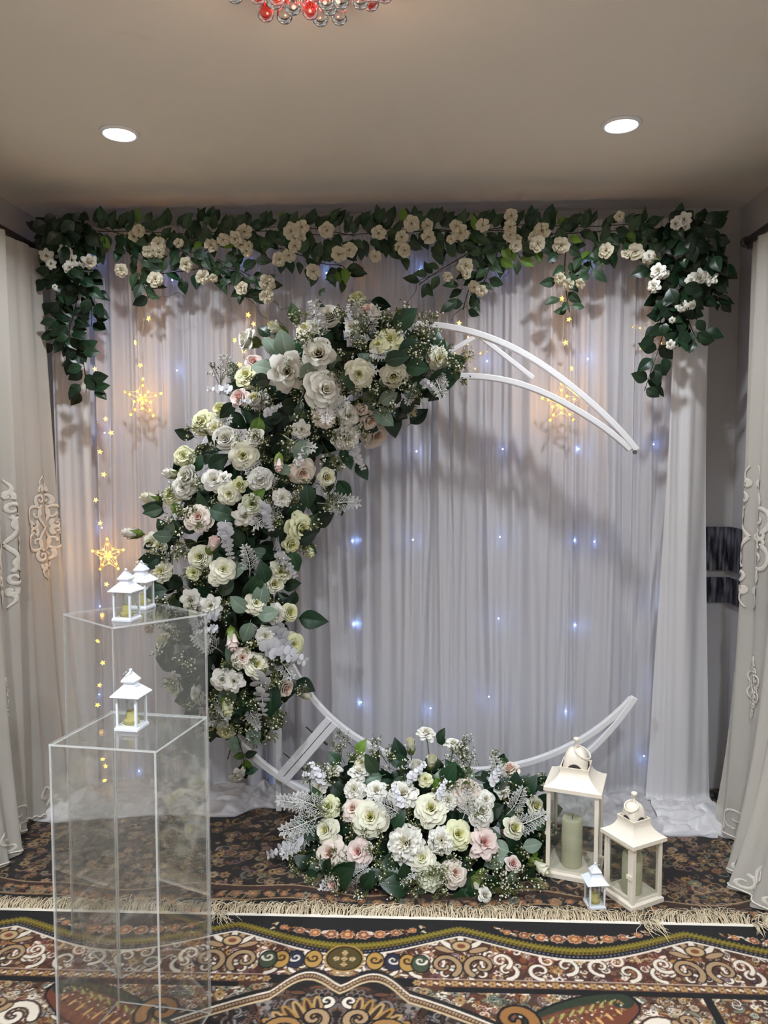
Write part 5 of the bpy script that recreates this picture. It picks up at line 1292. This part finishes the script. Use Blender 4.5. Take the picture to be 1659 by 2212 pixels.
# ------------------------------------------------------------------ garlands over the top of the backdrop
GY = 2.985
def spline(pts, n):
    P = [Vector((*p, 0)) for p in pts]; out = []
    for i in range(n + 1):
        t = i / n * (len(P) - 1); k = min(int(t), len(P) - 2); f = t - k
        a, b, c, d = P[max(0, k - 1)], P[k], P[k + 1], P[min(len(P) - 1, k + 2)]
        v = 0.5 * ((2 * b) + (c - a) * f + (2 * a - 5 * b + 4 * c - d) * f * f + (3 * b - a - 3 * c + d) * f ** 3); out.append((v.x, v.y))
    return out
def garland(name, label, loc, vines, roses, kinds, seed, rk, lsize=(23, 34), bunch=(), dpt=0.05, tendrils=()):
    root = empty(name, loc); tag(root, label, 'garland', 'leafy rose garlands over the backdrop'); r = random.Random(seed)
    for pts, n, spread in vines:
        S = spline(pts, max(8, n)); yo = r.uniform(-0.02, 0.02)
        MB().tube([at_y(a, b, GY + yo) - root.location for a, b in S], 0.0019, 4).build('vine', MATS['stem_dark'], root, smooth=True)
        for i in range(n):
            k = min(len(S) - 2, int((i + r.random()) / n * (len(S) - 1))); (a, b), (c, d) = S[k], S[k + 1]
            ang = math.degrees(math.atan2(-(d - b), c - a)); off = r.gauss(0, spread)
            an = math.radians(ang + 90); px, py = a + off * math.cos(an), b - off * math.sin(an)
            p = at_y(px, max(482, py), GY - r.uniform(0, dpt)); s = 1 if off > 0 else -1
            tip = img_dir(ang + s * r.uniform(20, 95), r.uniform(-0.1, 0.5)); l = r.uniform(*lsize) * mpp(GY) * 1.15
            put_leaf(root, p, tip, to_cam(p) + Vector((r.gauss(0, .4), 0, 0.25 + r.gauss(0, .4))), l, r.choices(kinds[0], kinds[1])[0])
    for cx, cy_, rx, ry, n in bunch:
        for i in range(n):
            a, f = r.uniform(0, 6.28), math.sqrt(r.random()); px, py = cx + rx * f * math.cos(a), cy_ + ry * f * math.sin(a)
            p = at_y(px, max(462, py), GY - 0.02 - 0.13 * (1 - f * f) * r.random()); put_leaf(root, p, img_dir(r.uniform(180, 360), r.uniform(-0.1, 0.5)), to_cam(p) + Vector((r.gauss(0, .4), 0, 0.2 + r.gauss(0, .4))), r.uniform(*lsize) * mpp(GY) * 1.2, r.choices(kinds[0], kinds[1])[0])
    for pts in tendrils:
        MB().tube([at_y(a, b, GY - 0.03) - root.location for a, b in spline(pts, 14)], 0.0012, 4).build('tendril', MATS['stem_dark'], root, smooth=True)
    for px, py, rr in roses:
        p = at_y(px, py, GY - dpt - r.uniform(0.01, 0.03)); put_rose(root, p, to_cam(p) + Vector((r.gauss(0, .3), 0, r.gauss(-0.1, .25))), rr * mpp(GY), rk, r.uniform(0, 6.3))
    return root
GROSES = [(342, 527, 13), (289, 510, 10), (300, 498, 12), (320, 544, 11), (344, 545, 11), (262, 584, 12), (335, 604, 14), (402, 571, 13), (456, 530, 13), (482, 518, 11), (438, 598, 13), (461, 601, 8), (528, 500, 14), (508, 515, 13), (520, 528, 12), (537, 531, 8), (533, 542, 11), (629, 499, 15), (652, 491, 13), (651, 511, 9), (637, 530, 12), (604, 560, 13), (624, 552, 13), (706, 497, 14), (732, 549, 14), (755, 540, 13), (677, 587, 14), (577, 612, 15), (576, 640, 13), (818, 503, 13), (811, 553, 11), (889, 483, 14), (868, 512, 12), (874, 541, 12), (862, 533, 9), (923, 487, 11), (925, 512, 13), (985, 488, 11), (995, 503, 15), (974, 517, 8), (1043, 486, 12), (1104, 466, 12), (1102, 490, 12), (1102, 508, 12), (1118, 516, 8), (1114, 531, 11), (1171, 498, 15), (1152, 512, 9), (1161, 527, 14), (1005, 575, 14), (967, 598, 9), (1008, 593, 8), (1025, 620, 12), (1040, 628, 10), (1212, 530, 15), (1209, 602, 10), (1228, 614, 10), (1253, 613, 9), (1309, 542, 14), (1338, 467, 9), (1372, 544, 15), (1352, 549, 9), (1402, 556, 12), (521, 622, 12), (386, 525, 9)]
GK = (('rose', 'dark', 'fresh'), (8, 2, 0.6))
garland('rose_garland', 'leafy garland of small cream roses along the left half of the backdrop top', (-0.85, GY, 2.25), [
    ([(205, 500), (300, 500), (400, 505), (500, 500), (600, 500), (700, 508), (790, 505)], 125, 20),
    ([(210, 490), (330, 525), (430, 545), (520, 500), (640, 490), (770, 510)], 56, 18),
    ([(260, 535), (300, 560), (330, 590), (400, 585), (470, 575), (520, 590), (545, 630)], 44, 14), ([(300, 590), (312, 620), (322, 645)], 8, 7), ([(470, 560), (530, 590), (570, 615), (580, 650)], 16, 12),
    ([(600, 535), (660, 555), (700, 570), (740, 575), (755, 600)], 34, 16)], [g for g in GROSES if g[0] < 780], GK, 51, 'Ga', tendrils=(((575, 640), (598, 655), (605, 668), (625, 664)), ((528, 640), (548, 655), (562, 678), (578, 690)), ((345, 640), (365, 640), (385, 632), (395, 640))))
garland('rose_garland', 'leafy garland of small cream roses along the right half of the backdrop top', (0.5, GY, 2.25), [
    ([(800, 515), (900, 500), (1000, 500), (1100, 498), (1200, 505), (1300, 500), (1420, 495)], 128, 20),
    ([(790, 505), (880, 490), (1010, 500), (1140, 485), (1260, 490), (1410, 480)], 52, 16),
    ([(1040, 530), (990, 560), (940, 590), (905, 615)], 17, 11), ([(1060, 520), (1040, 570), (1015, 620), (1000, 670)], 26, 14), ([(1090, 520), (1065, 565), (1045, 610)], 13, 12),
    ([(1225, 520), (1220, 570), (1222, 620), (1230, 675)], 19, 13), ([(1290, 520), (1275, 560), (1285, 595)], 13, 12), ([(1110, 530), (1120, 550), (1125, 560)], 8, 12), ([(1300, 520), (1380, 520), (1420, 530)], 16, 14)], [g for g in GROSES if g[0] >= 780], GK, 52, 'Ga', tendrils=(((990, 570), (940, 592), (903, 608), (898, 630), (882, 650), (874, 672)), ((1100, 560), (1098, 590), (1085, 600), (1076, 622)), ((1010, 660), (990, 672), (978, 685), (976, 694)), ((1105, 468), (1070, 472), (1040, 472), (1026, 482))))
garland('corner_vine', 'dark leafy vine with white roses hanging down at the left corner of the backdrop', (-1.45, GY, 2.2), [
    ([(120, 480), (118, 560), (122, 640), (135, 710), (140, 760)], 30, 13), ([(165, 480), (160, 580), (165, 650), (150, 720), (175, 760), (185, 820), (186, 850)], 40, 13), ([(185, 500), (190, 600), (198, 660), (198, 705)], 14, 11), ([(150, 500), (140, 600), (150, 700), (145, 770)], 22, 14), ([(140, 480), (110, 500), (85, 515)], 8, 8)],
    [(100, 553, 15), (142, 542, 15), (155, 562, 14), (150, 578, 13), (193, 567, 17), (172, 575, 11), (110, 570, 11), (118, 620, 6)],
    (('vine', 'dark'), (6, 1)), 53, 'Sw', (24, 34), [(150, 510, 52, 52, 62), (155, 590, 48, 40, 26)], 0.08)
garland('corner_vine', 'dark leafy vine with white roses hanging down at the right corner of the backdrop', (1.05, GY, 2.2), [
    ([(1440, 490), (1430, 560), (1440, 640), (1425, 700), (1440, 660), (1430, 730), (1410, 790), (1392, 845)], 40, 11), ([(1500, 490), (1490, 560), (1480, 640), (1490, 700), (1510, 740)], 30, 16), ([(1530, 500), (1545, 560), (1540, 620), (1535, 650)], 20, 14), ([(1450, 490), (1500, 480), (1545, 490)], 14, 12), ([(1460, 560), (1470, 640), (1455, 690), (1440, 720)], 22, 14)],
    [(1478, 473, 15), (1460, 483, 13), (1482, 490, 9), (1422, 585, 16), (1412, 617, 14), (1437, 592, 9), (1510, 600, 17), (1494, 606, 13), (1534, 600, 15), (1474, 660, 13), (1496, 660, 10), (1452, 692, 7), (1448, 745, 10), (1402, 553, 11), (1481, 563, 5)],
    (('vine', 'dark'), (6, 1)), 57, 'Sw', (24, 36), [(1490, 525, 65, 50, 58), (1480, 620, 55, 40, 34), (1545, 560, 28, 40, 16)], 0.09)

# ------------------------------------------------------------------ crystal chandelier, its lowest drops reach into the picture
cc = at_z(664, -12, 2.275)
ch = empty('crystal_chandelier', (cc.x, cc.y, ZC)); tag(ch, 'crystal chandelier with clear and red lit glass drops at the top edge', 'chandelier')
MB().lathe([(0.23, 0.0), (0.23, -0.012), (0.2, -0.016), (0.001, -0.016)], 36).build('ceiling_plate', MATS['steel'], ch, smooth=True)
def drop(m): return MB().lathe([(0.0008, 0.036), (0.004, 0.03), (0.009, 0.016), (0.0165, 0.0), (0.0195, -0.013), (0.017, -0.024), (0.010, -0.031), (0.001, -0.033)], 14, cap=False).me('glass_drop', m, True)
d_clear, d_red = drop(MATS['glass_drop']), drop(MATS['glass_red_lit'])
red_me = MB().ball((0, 0, 0), 0.006, 8, 5).me('red_led', MATS['led_red'], True)
r = random.Random(3); kk = 0
for rad, n, z in ((0.03, 4, -0.092), (0.085, 10, -0.086), (0.14, 15, -0.074), (0.19, 20, -0.058)):
    for i in range(n):
        a = 2 * math.pi * (i + 0.3 * (kk % 2)) / n; x, y = rad * math.cos(a), rad * math.sin(a); zz = z + r.uniform(-0.012, 0.012); kk += 1
        dr = obj('glass_drop', d_red if r.random() < 0.38 else d_clear, ch, loc=(x, y, zz), rot=(0, 0, r.uniform(0, 6)))
        MB().tube([(0, 0, 0.034), (0, 0, -zz - 0.014)], 0.0008, 4).build('hanging_wire', MATS['steel'], dr)
    for i in range(max(3, n // 2)):
        a = 2 * math.pi * (i + 0.5) / max(3, n // 2); obj('red_led', red_me, ch, loc=((rad + 0.02) * math.cos(a), (rad + 0.02) * math.sin(a), z + 0.035))
ld = bpy.data.lights.new('chandelier_glow', 'POINT'); ld.energy = 2.0; ld.color = (1.0, 0.72, 0.52); ld.shadow_soft_size = 0.06
lo = bpy.data.objects.new('chandelier_glow', ld); COL.objects.link(lo); lo.location = (cc.x, cc.y, ZC - 0.2)
